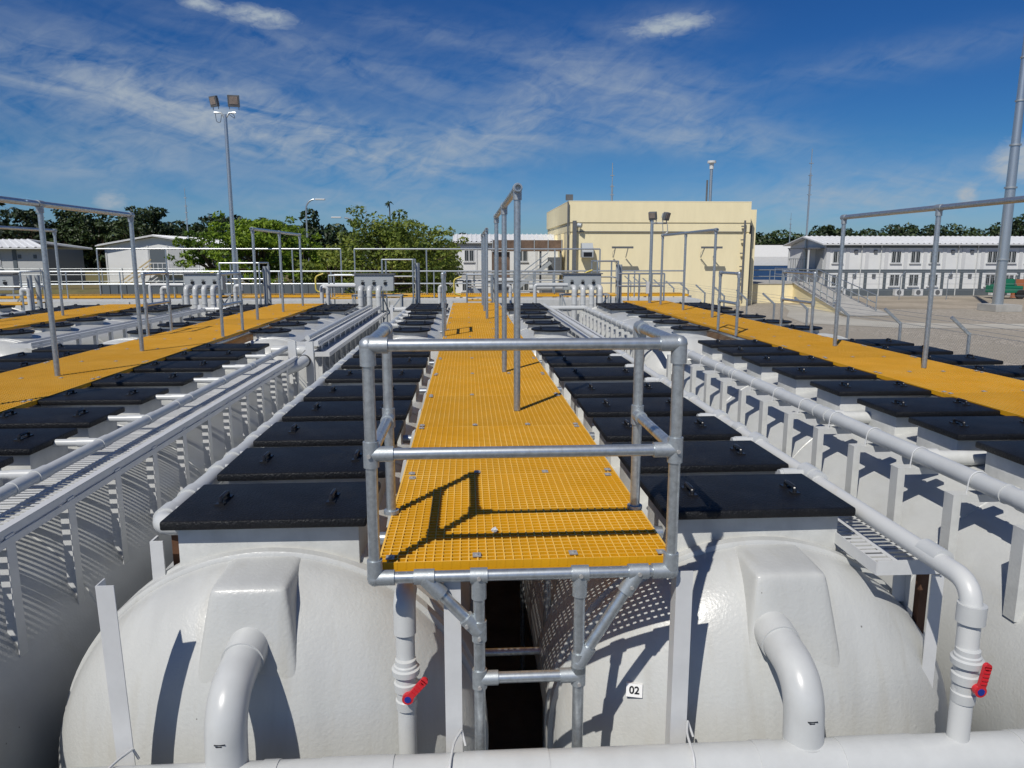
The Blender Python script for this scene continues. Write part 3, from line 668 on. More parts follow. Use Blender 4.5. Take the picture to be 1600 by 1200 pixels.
rp = longpipe('branch_pipe', [(1.985, 19.0, -.05), (1.985, 9.7, -.05), (1.975, 2.60, -.07), (1.955, 2.56, -.95)], .041, 'white pipe along the near right hatches bending down to a red valve', 'white riser pipes',
              [((1.985, y, -.053), (1.985, y+.10, -.053)) for y in (3.9, 5.1, 6.9, 8.4)]+[((1.985, 2.93, -.06), (1.985, 2.80, -.06))], m='pvcd', fr=.11)
for i, y in enumerate([4.03, 4.80, 5.56, 6.3, 7.3, 8.24, 9.15, 9.98]):
    b = MB(); b.cyl((1.985, y, -.055), (1.80, y, -.055), .032, 14); b.cyl((1.90, y, -.055), (1.82, y, -.055), .038, 14); b.cyl((1.985, y-.06, -.053), (1.985, y+.06, -.053), .0525, 18); b.build('tee', 'pvc', rp, smooth=45)
b = MB(); b.cyl((1.972, 2.59, -.225), (1.974, 2.592, -.15), .053, 20); b.build('elbow_socket', 'pvc', rp, smooth=45)
valve(rp, 1.966, 2.575, -.455, R_(80))
lp = longpipe('drain_pipe', [(-.275, 3.25, -.215), (-.275, 2.90, -.215), (-.275, 2.885, -1.1)], .040, 'short white pipe left of the ladder with an elbow on top and red handled valve', 'valved drain pipes', fr=.08)
b = MB(); b.tube(fillet([(-.275, 3.0, -.215), (-.275, 2.90, -.215), (-.275, 2.8895, -.36)], .085), .047, 20); b.build('elbow_socket', 'pvc', lp, smooth=45)
valve(lp, -.275, 2.885, -.60, R_(48))
tray(1.83, 2.13, 3.02, 9.6, -.20, 'white perforated tray beneath the pipe at the near right hatch', .23+CO)
b = MB(); b.box(2.10, 2.16, 3.03, 3.036, -.95, -.23); b.box(2.155, 2.16, 3.036, 3.09, -.95, -.23); tag(b.build('support_strip', 'wht', smooth=0), 'white upright strip under the tray end behind the near right dome', 'support strip')
b = MB(); b.box(2.165, 2.205, 3.2, 3.24, -.95, -.25); tag(b.build('timber_post', 'brown', smooth=0), 'brown timber post in the gap behind the near right dome', 'post')
# right neighbour: portal brackets under a fat pipe
def brackets(tcx, ya, yb, label, step=.56, px=None):
    x = tcx-.85; xa = tcx-.52
    t = thing('bracketed_pipe', label, 'pipe', (tcx-.62, (ya+yb)/2, -.5), 'pipes on white brackets')
    xp = tcx-.71
    MB().cyl((xp, ya-.6, -.105), (xp, yb, -.105), .054, 24).build('pipe_run', 'pvc', t, smooth=45)
    b = MB(); y = ya+.15
    while y < yb: b.cyl((xp, y, -.105), (xp, y+.09, -.105), .060, 24); b.cyl((xp, y+.2, -.105), (xp, y+.21, -.105), .059, 24); y += 2.24
    b.build('coupling', 'pvc', t, smooth=45)
    src = None; y = ya
    while y < yb:
        if src is None:
            b = MB(); b.box(-.03, .02, -.008, .008, -.50, 0); b.box(-.03, -.022, .0085, .075, -.50, 0); b.box(-.0215, .30, .009, .075, -.010, .0); b.box(.021, .30, -.008, .0085, -.045, 0)
            src = b.build('bracket', 'tankw', t, at=(x-t.location.x, y-t.location.y, -.175-t.location.z), smooth=0)
            b = MB(); b.tube([(.073, 0, -.0)]+[(.14+.0595*math.cos(a), .0, .07+.0595*math.sin(a)) for a in [math.pi*(1-k/10) for k in range(11)]]+[(.207, 0, 0)], .0045, 6)
            u = b.build('clamp_strap', 'wht', src, at=(0, .03, 0), smooth=40)
        else: copy_under(src, t, (x-t.location.x, y-t.location.y, src.location.z))
        y += step
    return t
brackets(4.82-CN, 3.4, 10.3, 'fat white pipe on white portal brackets right of the centre row')
brackets(4.82-CN, 11.8, 19.0, 'fat white pipe on small brackets along the back of the right row', step=.5)
brackets(-8.42-CN, 5.5, 18, 'fat white pipe on brackets far left beyond the far walkway')
for i, y in enumerate((4.62, 5.9)):
    b = MB(); b.cyl((4.82-1.0, y, -.16), (4.82-1.78, y+.1, -.16), .05, 18); b.cyl((4.82-1.62, y+.08, -.16), (4.82-1.82, y+.105, -.16), .063, 18)
    tag(b.build('stub_pipe', 'tankw', smooth=45), ('nearer' if i == 0 else 'farther')+' taped stub pipe joining a right row riser to the fat pipe', 'pipe')
# back rows: pipes
longpipe('branch_pipe', [(-1.44, 11.5, -.07), (-1.44, 19.0, -.07)], .05, 'speckled white pipe beside the round hatches left of the centre walkway', 'white riser pipes', tees=[12.1+.8*k for k in range(8)], teedir=1, tx=.16)
tray(2.0, 2.3, 10.9, 19.0, -.20, 'white tray on the back right tank of the centre row', .23+CO, slots=False)
tray(-2.03-.28, -2.03, 10.9, 19.0, -.24, 'white tray on the back left tank of the centre row', .23-CO, slots=False)
# crossover pipe at the joint between front and back halves, left
cr = longpipe('crossover_pipe', [(-2.75, 10.5, -.12), (-2.2, 10.5, -.12), (-2.18, 9.75, -.20), (-2.36, 9.3, -.24)], .075, 'white U shaped crossover pipe with black clamps beside two upright plates', None, fr=.22)
for p, d in (((-2.19, 10.22, -.15), (0,1,.1)), ((-2.185, 9.92, -.185), (0,1,.1))):
    p = Vector(p); d = Vector(d).normalized(); MB().cyl(p-d*.016, p+d*.016, .084, 20).build('rubber_clamp', 'blk', cr, smooth=45)
for i, (x, y) in enumerate(((-2.36, 10.0), (-2.12, 9.95))):
    b = MB(); b.box(x-.05, x+.05, y, y+.008, -1.1, .07); b.box(x+.044, x+.05, y+.008, y+.06, -1.1, .07)
    tag(b.build('upright_plate', 'wht', smooth=0), ('left' if i == 0 else 'right')+' white upright plate beside the U shaped crossover pipe', 'support plate')

# ------------------------------------------------------------------ near header pipe and angle posts
hp = thing('header_pipe', 'large white header pipe crossing the bottom of the view', 'pipe', (1.3, 2.56, -.86))
MB().cyl((-2.35, 2.56, -.815), (5.2, 2.56, -.815), .105, 32).build('pipe_run', 'pvc', hp, smooth=45)
b = MB()
for a, c in ((-.03, .30), (-.58, -.30), (1.12, 1.20), (1.46, 1.78), (-.80, -.74), (2.2, 2.5)): b.cyl((a, 2.56, -.815), (c, 2.56, -.815), .1085, 32)
b.build('coupling', 'pvc', hp, smooth=45)
def angle_post(x, y, zt_, label, w=.068, lean=0):
    b = MB(); b.prism([(x, y), (x+w, y), (x+w, y+.005), (x+.005, y+.005), (x+.005, y+.07), (x, y+.07)], GZ, zt_, 'Z')
    b.v = [(vx+(lean*(vz-zt_)), vy, vz) for vx, vy, vz in b.v]
    tag(b.build('angle_post', 'wht', smooth=0), label, 'post', 'white steel angle posts')
angle_post(-1.415, 2.70, -.03, 'white angle post left of the near left dome, leaning slightly', lean=-.02)
angle_post(-.105, 2.74, -.055, 'white angle post directly left of the ladder')
angle_post(.83, 2.74, -.05, 'white angle post right of the ladder beside the 02 mark')
for i, (x, y0_) in enumerate(((-1.36, 2.69), (-.07, 2.73), (.87, 2.73))):
    b = MB(); b.tube(fillet([(x+.03, y0_, -.71), (x+.0, y0_-.08, -.705), (x-.015, 2.50, -.70), (x-.02, 2.435, -.86)], .04, 5), .005, 8); b.tube([(x+.03, y0_, -.71), (x+.045, 2.70, -.76)], .005, 8)
    tag(b.build('tie_wire', 'wht', smooth=45), 'white tie wire holding the header pipe to the %s angle post' % ('left', 'middle', 'right')[i], 'wire', 'tie wires')

# ------------------------------------------------------------------ the far end of the rows
# cross tank/trough with yellow walkway and rails
b = MB(); b.box(-16.5, 7.6, 23.6, 25.0, GZ, -.19); b.box(-16.5, 7.6, 23.56, 23.595, -.50, -.47)
for k in range(12): b.box(-16.5+2.0*k, -16.45+2.0*k, 23.57, 23.597, GZ, -.20)
tag(b.build('cross_basin', 'tankw', smooth=0), 'long low white basin wall closing the far end of the tank rows', 'basin')
cw = thing('cross_walkway', 'yellow grating walkway running crosswise at the far end of the rows', 'walkway', (-4.5, 25.6, -.2))
b = MB(); b.box(-16.5, 7.6, 25.02, 25.06, -.16, -.085); b.box(-16.5, 7.6, 26.0, 26.04, -.16, -.085)
x = -16.5
while x < 7.6: b.box(x, x+.03, 25.06, 26.0, -.12, -.087); x += .075
b.build('grating_panel', 'yel', cw, smooth=0)
b = MB()
for k in range(16): b.cyl((-16.2+1.6*k, 25.5, GZ), (-16.2+1.6*k, 25.5, -.16), .05, 8)
b.build('leg', 'galv', cw)
rl = thing('cross_handrail', 'two bar pipe handrail along the far crosswise walkway', 'railing', (-4.5, 25.0, -.2))
for z in (.70, .29): MB().cyl((-16.5, 25.0, z), (7.4, 25.0, z), .024, 10).build('rail', 'galv', rl, smooth=40)
src = None
for k in range(15):
    x = -16.4+1.7*k; MB().cyl((x, 25.0, -.2), (x, 25.0, .70), .022, 8).build('post', 'galv', rl, smooth=40)
def xframe(xs, y, zt_, label, zb=-.2):
    t = thing('overhead_gantry', label, 'gantry', (xs[0], y, zb), 'tall overhead pipe frames')
    MB().cyl((xs[0], y, zt_), (xs[-1], y, zt_), .027, 12).build('top_bar', 'galv', t, smooth=40)
    for x in xs: MB().cyl((x, y, zb), (x, y, zt_), .024, 12).build('post', 'galv', t, smooth=40)
xframe([-12.1, -9.9, -7.6, -5.8, -4.2], 25.3, 1.43, 'wide overhead pipe frame at the far end on the left')
xframe([-3.75, -1.35, 1.05, 3.0, 4.55], 25.3, 1.43, 'wide overhead pipe frame at the far end before the cream building')
# candy cane vents
def cane(x, y, label, h=.5, r=.045, d=1):
    b = MB(); b.tube(fillet([(x, y, -.3), (x, y, h), (x+d*.16, y, h), (x+d*.16, y, h-.12)], .075), r, 14); b.cyl((x, y, h-.16), (x, y, h-.11), r*1.15, 14)
    tag(b.build('vent_pipe', 'pvc', smooth=45), label, 'vent pipe', 'hooked white vent pipes')
cane(-.72, 19.6, 'hooked white vent pipe at the far left corner of the centre walkway', .42)
cane(1.15, 19.6, 'hooked white vent pipe at the far right corner of the centre walkway', .42, d=-1)
cane(-3.5, 18.9, 'hooked white vent pipe at the far end of the left walkway', .42, .04, -1)
cane(-5.9, 19.3, 'hooked white vent pipe between left and far left rows', .45, .05)
cane(-7.6, 19.0, 'hooked white vent pipe at the end of the far left walkway', .42, .05)
cane(-9.95, 17.5, 'hooked white vent pipe left of the far left walkway', .45, .05, -1)
def manifold(x, y, n, side, label, lab2):
    t = thing('pipe_manifold', label, 'pipe manifold', (x, y, GZ), 'pipe manifolds at the far end')
    for k in range(n):
        xx = x-.30+.235*k
        b = MB(); b.tube(fillet([(xx, y, -.6), (xx, y, .36), (xx, y+.35, .36)], .12), .072, 16); b.cyl((xx, y, .14), (xx, y, .16), .08, 16); b.cyl((xx, y, -.1), (xx, y, -.08), .08, 16)
        b.build('riser_pipe', 'pvc', t, smooth=45)
    b = MB(); b.tube(fillet([(x-side*.45, y+.25, .42), (x-side*1.35, y+.25, .42), (x-side*1.35, y+.25, -.3)], .08), .05, 14); b.build('inlet_pipe', 'pvc', t, smooth=45)
    c = thing('control_cabinet', lab2, 'control panel', (x, y+.6, -.1), 'grey control cabinets')
    MB().box(x-.52, x+.52, y+.5, y+.78, .27, .70).build('cabinet', 'steelg', c, smooth=0, bevel=.01)
    MB().box(x-.56, x+.56, y+.46, y+.82, .703, .73).build('rain_hood', 'gutt', c, smooth=0)
    for k in range(3):
        b = MB(); b.cyl((x-.3+.3*k, y+.497, .47), (x-.3+.3*k, y+.47, .47), .045, 12); b.box(x-.34+.3*k, x-.26+.3*k, y+.462, y+.47, .53, .55); b.build('switch', 'blk', c)
    b = MB(); b.box(x-.6, x+.75, y+.4, y+.95, .12, .16); b.build('shelf', 'steelg', c, smooth=0)
    for xx in (x-.57, x+.72):
        for yy in (y+.43, y+.9): MB().box(xx-.02, xx+.02, yy-.02, yy+.02, GZ, .12).build('leg', 'steelg', c, smooth=0)
    b = MB(); b.bar((x+.72, y+.43, .1), (x+.25, y+.43, -.5), .03, .03); b.bar((x-.57, y+.43, .1), (x-.35, y+.43, -.5), .03, .03); b.build('brace', 'galvd', c, smooth=0)
manifold(-2.5, 19.7, 3, 1, 'three thick white pipes bending into the cabinet left of the centre walkway', 'grey control cabinet left of the centre walkway')
manifold(3.2, 19.9, 4, 1, 'four thick white pipes bending over right of the centre walkway', 'grey control cabinet right of the centre walkway before the building')
manifold(-7.3, 20.6, 4, 1, 'thick white pipes bending over in front of the white gabled house', 'grey control cabinet in front of the white gabled house')
manifold(-12.9, 20.6, 3, 1, 'thick white pipes at the far end of the outermost left row', 'grey control cabinet at the outermost left row')
def platform(x0_, x1_, y0_, y1_, z, h, label, hoop=True):
    t = thing('access_platform', label, 'platform', ((x0_+x1_)/2, (y0_+y1_)/2, GZ), 'raised pipe access platforms')
    b = MB(); b.box(x0_, x1_, y0_, y1_, z-.03, z); b.build('deck', 'yel', t, smooth=0)
    for x in (x0_, x1_):
        for y in (y0_, y1_): MB().cyl((x, y, GZ), (x, y, z+h), .024, 10).build('post', 'galv', t, smooth=40)
        for q in (.5, 1): MB().cyl((x, y0_, z+h*q), (x, y1_, z+h*q), .022, 10).build('rail', 'galv', t, smooth=40)
    for q in (.5, 1): MB().cyl((x0_, y1_, z+h*q), (x1_, y1_, z+h*q), .022, 10).build('rail', 'galv', t, smooth=40)
    MB().cyl((x0_, y0_, z+h), (x1_, y0_, z+h), .022, 10).build('rail', 'galv', t, smooth=40)
    b = MB(); b.bar((x0_, y0_, z-.05), (x0_+.5, y0_, -1.2), .03, .03); b.bar((x1_, y0_, z-.05), (x1_-.3, y0_, -1.2), .03, .03); b.build('brace', 'galvd', t, smooth=0)
    for k in range(2): MB().cyl((x1_+.1, y0_+.2+.35*k, GZ), (x1_+.1, y0_+.2+.35*k, z+h*.9), .06, 12).build('stanchion', 'steelg', t, smooth=40)
    b = MB()
    for k in range(7): b.cyl((x1_+.1, y0_+.2, z-.1-.28*k), (x1_+.1, y0_+.55, z-.1-.28*k), .015, 6)
    b.build('rung', 'galv', t)
    if hoop:
        b = MB(); b.tube(fillet([(x0_-.18, y0_, z+.15), (x0_-.38, y0_, z+.2), (x0_-.38, y0_, z+.62), (x0_-.15, y0_, z+.7)], .1), .025, 10); b.build('grab_handle', 'safety', t, smooth=45)
platform(-2.35, -1.5, 20.9, 21.9, .12, .98, 'pipe platform with yellow deck beside the cabinet left of centre', False)
platform(-7.0, -5.9, 21.6, 22.6, .05, .95, 'pipe platform with yellow grab handle in front of the gabled house')
platform(-12.6, -11.2, 19.4, 20.4, .0, .8, 'pipe platform at the far left edge')
platform(-3.95, -3.1, 21.6, 22.4, .0, .65, 'low pipe platform behind the end of the left walkway')
platform(.0, .75, 22.0, 22.9, -.1, .75, 'low pipe platform behind the centre walkway')
platform(3.75, 4.35, 21.2, 22.2, .1, .95, 'pipe platform right of the four thick pipes')
er = thing('end_handrail', 'barred handrail at the far end of the right walkway', 'railing', (4.7, 20.3, 0))
for z in (.38, .72): pipe('rail', (4.15, 20.25, z), (5.45, 20.25, z), er)
for x in (4.15, 4.45, 4.75, 5.1, 5.45): pipe('post', (x, 20.25, -.1), (x, 20.25, .72), er)
for i, (a, c, y) in enumerate(((-1.9, -.75, 18.3), (1.3, 3.0, 18.6), (-6.6, -5.4, 18.6))):
    b = MB(); b.cyl((a, y, -.10), (c, y, -.10), .06, 16); b.cyl((a+.3, y, -.10), (a+.4, y, -.10), .07, 16)
    tag(b.build('link_pipe', 'pvc', smooth=45), 'short white cross pipe at the far end, %s' % ('left of the centre walkway', 'right of the centre walkway', 'before the far left cabinet')[i], 'pipe', 'short cross pipes')
    b = MB(); b.box(a+.02, a+.09, y-.1, y-.09, -1.6, .02); b.box(a+.25, a+.31, y-.1, y-.09, -1.6, -.16); tag(b.build('pipe_stand', 'wht', smooth=0), 'white stand under the short cross pipe %s' % ('left of centre', 'right of centre', 'far left')[i], 'stand')

# ------------------------------------------------------------------ light poles, masts
def flood(parent, c, yaw, tilt, s=.36):
    q = Matrix.Rotation(yaw, 3, 'Z') @ Matrix.Rotation(tilt, 3, 'X'); c = Vector(c)
    b = MB(); b.obox(c, (s, .09, s), q)
    h = b.build('floodlight', 'gutt', parent, smooth=0, bevel=.008)
    b = MB(); b.obox(c+q@Vector((0,-.05,.02)), (s*.72, .012, s*.66), q); b.build('lens', 'rust_glass', h, smooth=0)
    b = MB(); b.obox(c+q@Vector((0,.07,0)), (s*.6, .06, s*.6), q); b.build('heat_sink', 'steelg', h, smooth=0)
    b = MB()
    for sx2 in (-1, 1): b.bar(c+q@Vector((sx2*s*.4,.02,-s*.5)), c+q@Vector((sx2*s*.4,.0,-s*.75)), .02, .02)
    b.build('yoke', 'galvd', h, smooth=0)
M['rust_glass'] = mat('lamp glass', (.30, .25, .22), .2, var=.3)
lpx, lpy = -7.3, 24.0
lpn = thing('floodlight_pole', 'tall grey pole with two floodlights at its top', 'light pole', (lpx, lpy, GZ))
MB().cyl((lpx, lpy, GZ), (lpx, lpy, 5.45), .085, 16, r2=.05).build('pole', 'galv', lpn, smooth=45)
b = MB(); b.tube([(lpx-.32, lpy, 5.50), (lpx-.12, lpy, 5.50), (lpx, lpy, 5.30)], .025, 8); b.tube([(lpx+.32, lpy, 5.50), (lpx+.12, lpy, 5.50), (lpx, lpy, 5.30)], .025, 8); b.build('crossarm', 'galv', lpn)
b = MB(); b.tube(fillet([(lpx-.28,lpy-.04,5.46),(lpx-.26,lpy-.04,5.22),(lpx-.14,lpy-.04,5.2),(lpx-.10,lpy-.04,5.42)], .08, 5), .008, 6); b.tube(fillet([(lpx+.1,lpy-.04,5.46),(lpx+.3,lpy-.04,5.32),(lpx+.28,lpy-.04,5.42),(lpx+.18,lpy-.04,5.5)], .06, 5), .008, 6); b.pc = b.pc; b.build('cable', 'blk', lpn)
flood(lpn, (lpx-.30, lpy-.02, 5.82), R_(-35), R_(12), .31); flood(lpn, (lpx+.28, lpy-.02, 5.84), R_(10), R_(12), .34)
fp = thing('floodlight_post', 'post with two floodlights in front of the cream building', 'light pole', (4.72, 18.9, 0))
pipe('pole', (4.72, 18.9, -.1), (4.72, 18.9, 2.12), fp, .04); b = MB(); b.cyl((4.70, 18.88, 2.02), (5.1, 18.88, 2.02), .022, 10); b.tube(fillet([(4.98,18.85,2.0),(5.0,18.85,1.75),(5.12,18.85,1.78),(5.1,18.85,2.0)], .08, 5), .01, 6); b.build('crossarm', 'galvd', fp)
flood(fp, (4.72, 18.85, 2.20), R_(-30), R_(18), .20); flood(fp, (5.07, 18.85, 2.19), R_(40), R_(18), .20)
b = MB(); b.box(4.60, 4.68, 18.80, 18.86, .25, .55); b.build('junction_box', 'wht', fp, smooth=0)
# big mast on the right
ms = thing('telecom_mast', 'very tall stepped grey steel mast on a concrete footing at the right', 'mast', (35.15, 47, GZ))
z = GZ+.45; r = .44; k = 0; mz = [z, .98, 5.55, 8.2, 10.9, 13.5, 16.2, 19, 23]; rr = [.33, .32, .29, .26, .24, .225, .21, .195, .18]
for k in range(8):
    MB().cyl((35.15, 47, mz[k]), (35.15, 47, mz[k+1]), rr[k], 20, r2=rr[k]*.93).build('tube_section', 'galv', ms, smooth=45)
    MB().cyl((35.15, 47, mz[k+1]-.05), (35.15, 47, mz[k+1]+.05), rr[k]*1.16, 20).build('flange', 'galvd', ms, smooth=45)
MB().box(34.4, 36.2, 46.1, 47.9, GZ, GZ+.45).build('footing', 'conc', ms, smooth=0)
def antenna(x, y, h, label, r=.06, guy=False):
    t = thing('antenna_pole', label, 'antenna', (x, y, GZ), 'thin antenna poles')
    MB().cyl((x, y, GZ), (x, y, h*.8), r, 8).build('pole', 'galv', t, smooth=45); MB().cyl((x, y, h*.8), (x, y, h), r*.4, 6).build('tip', 'galvd', t, smooth=45)
    b = MB()
    for q in (.62, .7, .78, .88): b.box(x-r*2, x+r*2, y-r, y+r, h*q, h*q+.06)
    b.build('bracket', 'galvd', t, smooth=0)
antenna(13.6, 70, 9.7, 'thin lattice antenna rising behind the left part of the cream roof', .09)
antenna(32.5, 70, 11.1, 'thin antenna pole above the left end of the two storey block', .09)
antenna(-25.3, 70, 7.2, 'thin antenna pole behind the gabled house roof', .06)
antenna(-11.8, 90, 7.0, 'faint antenna pole behind the curved street lamps', .06)
antenna(48.5, 110, 7.5, 'tiny antenna pole over the forest at right', .07)
cp = thing('camera_pole', 'pole with a white camera head behind the cream roof', 'camera pole', (22.95, 70, GZ))
MB().cyl((22.95, 70, GZ), (22.95, 70, 9.2), .14, 12).build('pole', 'galv', cp, smooth=45); MB().cyl((22.6, 70, GZ), (22.6, 70, 8.2), .09, 10).build('conduit', 'gutt', cp)
b = MB(); b.cyl((22.95,70,9.2), (22.95,70,9.7), .2, 14); b.cyl((22.95,70,9.75), (22.95,70,9.95), .4, 14); b.build('camera_head', 'wht', cp, smooth=45)
def street_lamp(x, y, h, label, d=1, r=1.3):
    t = thing('street_lamp', label, 'street lamp', (x, y, GZ), 'curved street lamps')
    pts = [(x, y, GZ), (x, y, h-r)]+[(x+d*r*(1-math.cos(a)), y, h-r+r*math.sin(a)) for a in [R_(9*k) for k in range(1, 10)]]
    MB().tube(pts, .07, 10).build('pole', 'galv', t, smooth=45)
    b = MB(); b.obox((x+d*(r+.4), y, h-.02), (.9, .3, .12), 0); b.build('lamp_head', 'wht', t, smooth=0, bevel=.03)
street_lamp(-14.6, 70, 6.3, 'curved street lamp above the trees left of centre', 1, .9)
street_lamp(-9.3, 70, 4.7, 'lower curved street lamp facing left above the trees', -1, 2.2)
street_lamp(27.0, 75, 6.5, 'street lamp head just above the cream roof', -1, 1.2)

# ------------------------------------------------------------------ cream building
bl = thing('cream_building', 'windowless cream rendered building with flat parapet', 'building', (14, 60, GZ))
X0, X1, Y0, Y1, ZT = 7.35, 20.35, 53.0, 67.5, 4.98
b = MB(); b.box(X0, X1, Y0, Y1, GZ, 2.9); b.box(X0-.12, X1+.02, Y0-.12, Y1, 3.55, ZT); b.box(X0-.02, X1, Y0-.06, Y1, 2.9, 3.55)
b.box(X1-.38, X1+.05, Y0-.2, Y0-.001, GZ, 2.75); b.box(X0-.25, X0+.4, Y0-.14, Y0-.001, GZ, 2.7)
for k in range(3): b.box(X0-.2, X0-.001, Y0+3.5+4*k, Y0+4.0+4*k, GZ, 2.85)
b.build('wall', 'cream', bl, smooth=0)
MB().box(X0-.13, X1+.03, Y0-.13, Y1, ZT+.002, ZT+.05).build('coping', 'creamd', bl, smooth=0)
MB().box(X0+.45, X1-.5, Y0-.10, Y0-.062, 2.87, 2.93).build('groove_shade_strip', 'gutt', bl, smooth=0)  # dark raised strip stands in for the shadow in the wall groove
b = MB(); b.box(X1+.06, X1+.95, Y0+1.2, Y1, GZ, 4.55); b.build('side_wall', 'cream', bl, smooth=0)
for x, y, z0_, z1_ in ((X1-.45, Y0-.30, GZ+.4, 3.7), (X1+.55, Y0+1.05, GZ, 3.4)):
    b = MB(); b.cyl((x, y, z0_), (x, y, z1_), .07, 10)
    for k in range(6): b.box(x-.22, x, y, y+.12, z0_+.5+k*.95, z0_+.58+k*.95)
    b.build('downpipe', 'gutt', bl)
b = MB(); b.box(X0+.15, X0+.42, Y0-.35, Y0-.145, GZ, 3.65); b.cyl((X0-.18, Y0-.25, GZ), (X0-.18, Y0-.25, 4.9), .06, 8); b.build('downpipe', 'gutt', bl, smooth=0)
b = MB(); b.cyl((X0+.5, Y0-.35, 3.35), (X0+.75, Y0-.5, 3.3), .16, 12); b.build('wall_lamp', 'steelg', bl)
b = MB(); b.prism([(Y0-.15, 2.1), (Y0-.15, 1.1), (Y0-.95, 1.1), (Y0-.95, 1.5), (Y0-.6, 2.1)], X0+.75, X0+1.55, 'X'); hh = b.build('vent_hood', 'steelg', bl, smooth=0)
b = MB(); b.box(X0+.85, X0+1.45, Y0-.962, Y0-.952, 1.15, 1.45); b.build('grille', 'blk', hh, smooth=0)
for x in (10.93, 17.3):
    b = MB(); b.box(x-.75, x+.75, Y0-1.15, Y0-1.0, 1.72, 1.86); lt = b.build('wall_light', 'gutt', bl, smooth=0)
    b = MB(); b.bar((x-.45, Y0-.1, 1.1), (x-.5, Y0-1.05, 1.78), .06, .06); b.bar((x+.45, Y0-.1, 1.1), (x+.4, Y0-1.05, 1.78), .06, .06); b.tube(fillet([(x-.5, Y0-1.0, 1.7), (x-.62, Y0-.5, 1.4), (x-.5, Y0-.1, 1.1)], .2), .012, 6); b.build('light_arm', 'steelg', lt, smooth=0)
MB().cyl((14.05, Y0-.08, GZ), (14.05, Y0-.08, 2.6), .03, 6).build('conduit', 'brick', bl)
b = MB(); b.box(X0-.3, X0+.2, Y0+.1, Y0+.3, ZT+.1, ZT+.5); b.build('roof_lamp', 'gutt', bl, smooth=0)
# ramp / terrace wall to the right of it
rw = thing('ramp_wall', 'low cream wall and concrete ramp with pipe handrails right of the cream building', 'ramp', (24, 58, GZ))
b = MB(); b.prism([(21.4, GZ), (27.0, GZ), (27.0, -.95), (21.4, -.95)], 56.0, 64, 'Y'); b.build('wall', 'cream', rw, smooth=0)
b = MB(); vs = [(26.0,56,-.9),(28.6,56,-.9),(28.6,64,-.9),(26,64,-.9)]; b.box(21.3, 27.05, 55.95, 64, -.947, -.87); b.build('slab', 'conc', rw, smooth=0)
b = MB(); b.add([(25.2,55.94,-.87),(27.05,55.94,-.87),(25.6,43.5,GZ+.02),(23.0,43.5,GZ+.02),(25.2,55.94,GZ),(27.05,55.94,GZ),(25.6,43.5,GZ),(23.0,43.5,GZ)], [(0,1,2,3),(0,3,7,4),(1,5,6,2),(2,6,7,3),(4,7,6,5),(0,4,5,1)]); b.build('ramp', 'cream', rw, smooth=0)
b = MB(); b.add([(25.1,55.94,-.80),(27.15,55.94,-.80),(25.7,43.3,GZ+.06),(22.9,43.3,GZ+.06),(25.1,55.94,-.86),(27.15,55.94,-.86),(25.7,43.3,GZ+.01),(22.9,43.3,GZ+.01)], [(0,1,2,3),(0,3,7,4),(1,5,6,2),(2,6,7,3),(4,7,6,5),(0,4,5,1)]); b.build('ramp_slab', 'conc', rw, smooth=0)
for (a, c) in (((25.2,55.9,-.8),(23.1,44.5,-2.2)), ((27.0,55.9,-.8),(25.4,44.5,-2.2)), ((21.5,56.1,-.85),(25.2,56.1,-.85)), ((27.0,56.1,-.85),(27.0,63.8,-.85))):
    a, c = Vector(a), Vector(c); h = MB()
    for q in (.5, 1.0): h.cyl(a+Vector((0,0,q)), c+Vector((0,0,q)), .035, 8)
    n = max(2, int((c-a).length/1.4))
    for k in range(n+1): p = a.lerp(c, k/n); h.cyl(p, p+Vector((0,0,1.0)), .035, 8)
    h.build('handrail', 'galv', rw, smooth=40)

# ------------------------------------------------------------------ prefab blocks
def corr_roof(parent, ridge_a, ridge_b, eave_a, eave_b, name='roof', m='wroof', rib=.5):
    a, b_, c, d = map(Vector, (ridge_a, ridge_b, eave_b, eave_a)); n = max(2, int((b_-a).length/rib)); b = MB(); up = Vector((0,0,.06))
    vs = []; 
    for k in range(n):
        for q, hh in ((0, 0), (.62, 0), (.7, 1), (.92, 1)):
            t = (k+q)/n; vs += [a.lerp(b_, t)+up*hh, d.lerp(c, t)+up*hh]
    vs += [b_, c]; fs = [(2*i, 2*i+1, 2*i+3, 2*i+2) for i in range(len(vs)//2-1)]
    o = len(vs); b.add(vs, fs); b.add([v-Vector((0,0,.10)) for v in (a, b_, c, d)]+[v-Vector((0,0,.02)) for v in (a, b_, c, d)], [(0,1,2,3),(4,7,6,5),(0,4,5,1),(1,5,6,2),(2,6,7,3),(3,7,4,0)])
    return b.build(name, m, parent, smooth=0)
def window(parent, x, y, z, w=.95, h=1.1):
    b = MB(); t = .06
    b.box(x-w/2, x+w/2, y-.06, y-.002, z, z+t); b.box(x-w/2, x+w/2, y-.06, y-.002, z+h-t, z+h)
    b.box(x-w/2, x-w/2+t, y-.058, y-.002, z+t, z+h-t); b.box(x+w/2-t, x+w/2, y-.058, y-.002, z+t, z+h-t); b.box(x-.03, x+.03, y-.055, y-.002, z+t, z+h-t)
    b.box(x-w/2-.08, x+w/2+.08, y-.12, y-.003, z-.07, z-.004)
    wn = b.build('window', 'wht', parent, smooth=0)
    MB().box(x-w/2+t, x+w/2-t, y-.02, y-.004, z+t, z+h-t).build('pane', 'glass', wn, smooth=0)
    b = MB()
    for k in range(6):
        xx = x-w/2+w*(k+.5)/6; b.box(xx-.012, xx+.012, y-.09, y-.07, z+.03, z+h-.03)
    b.build('bars', 'steelg', wn, smooth=0); return wn
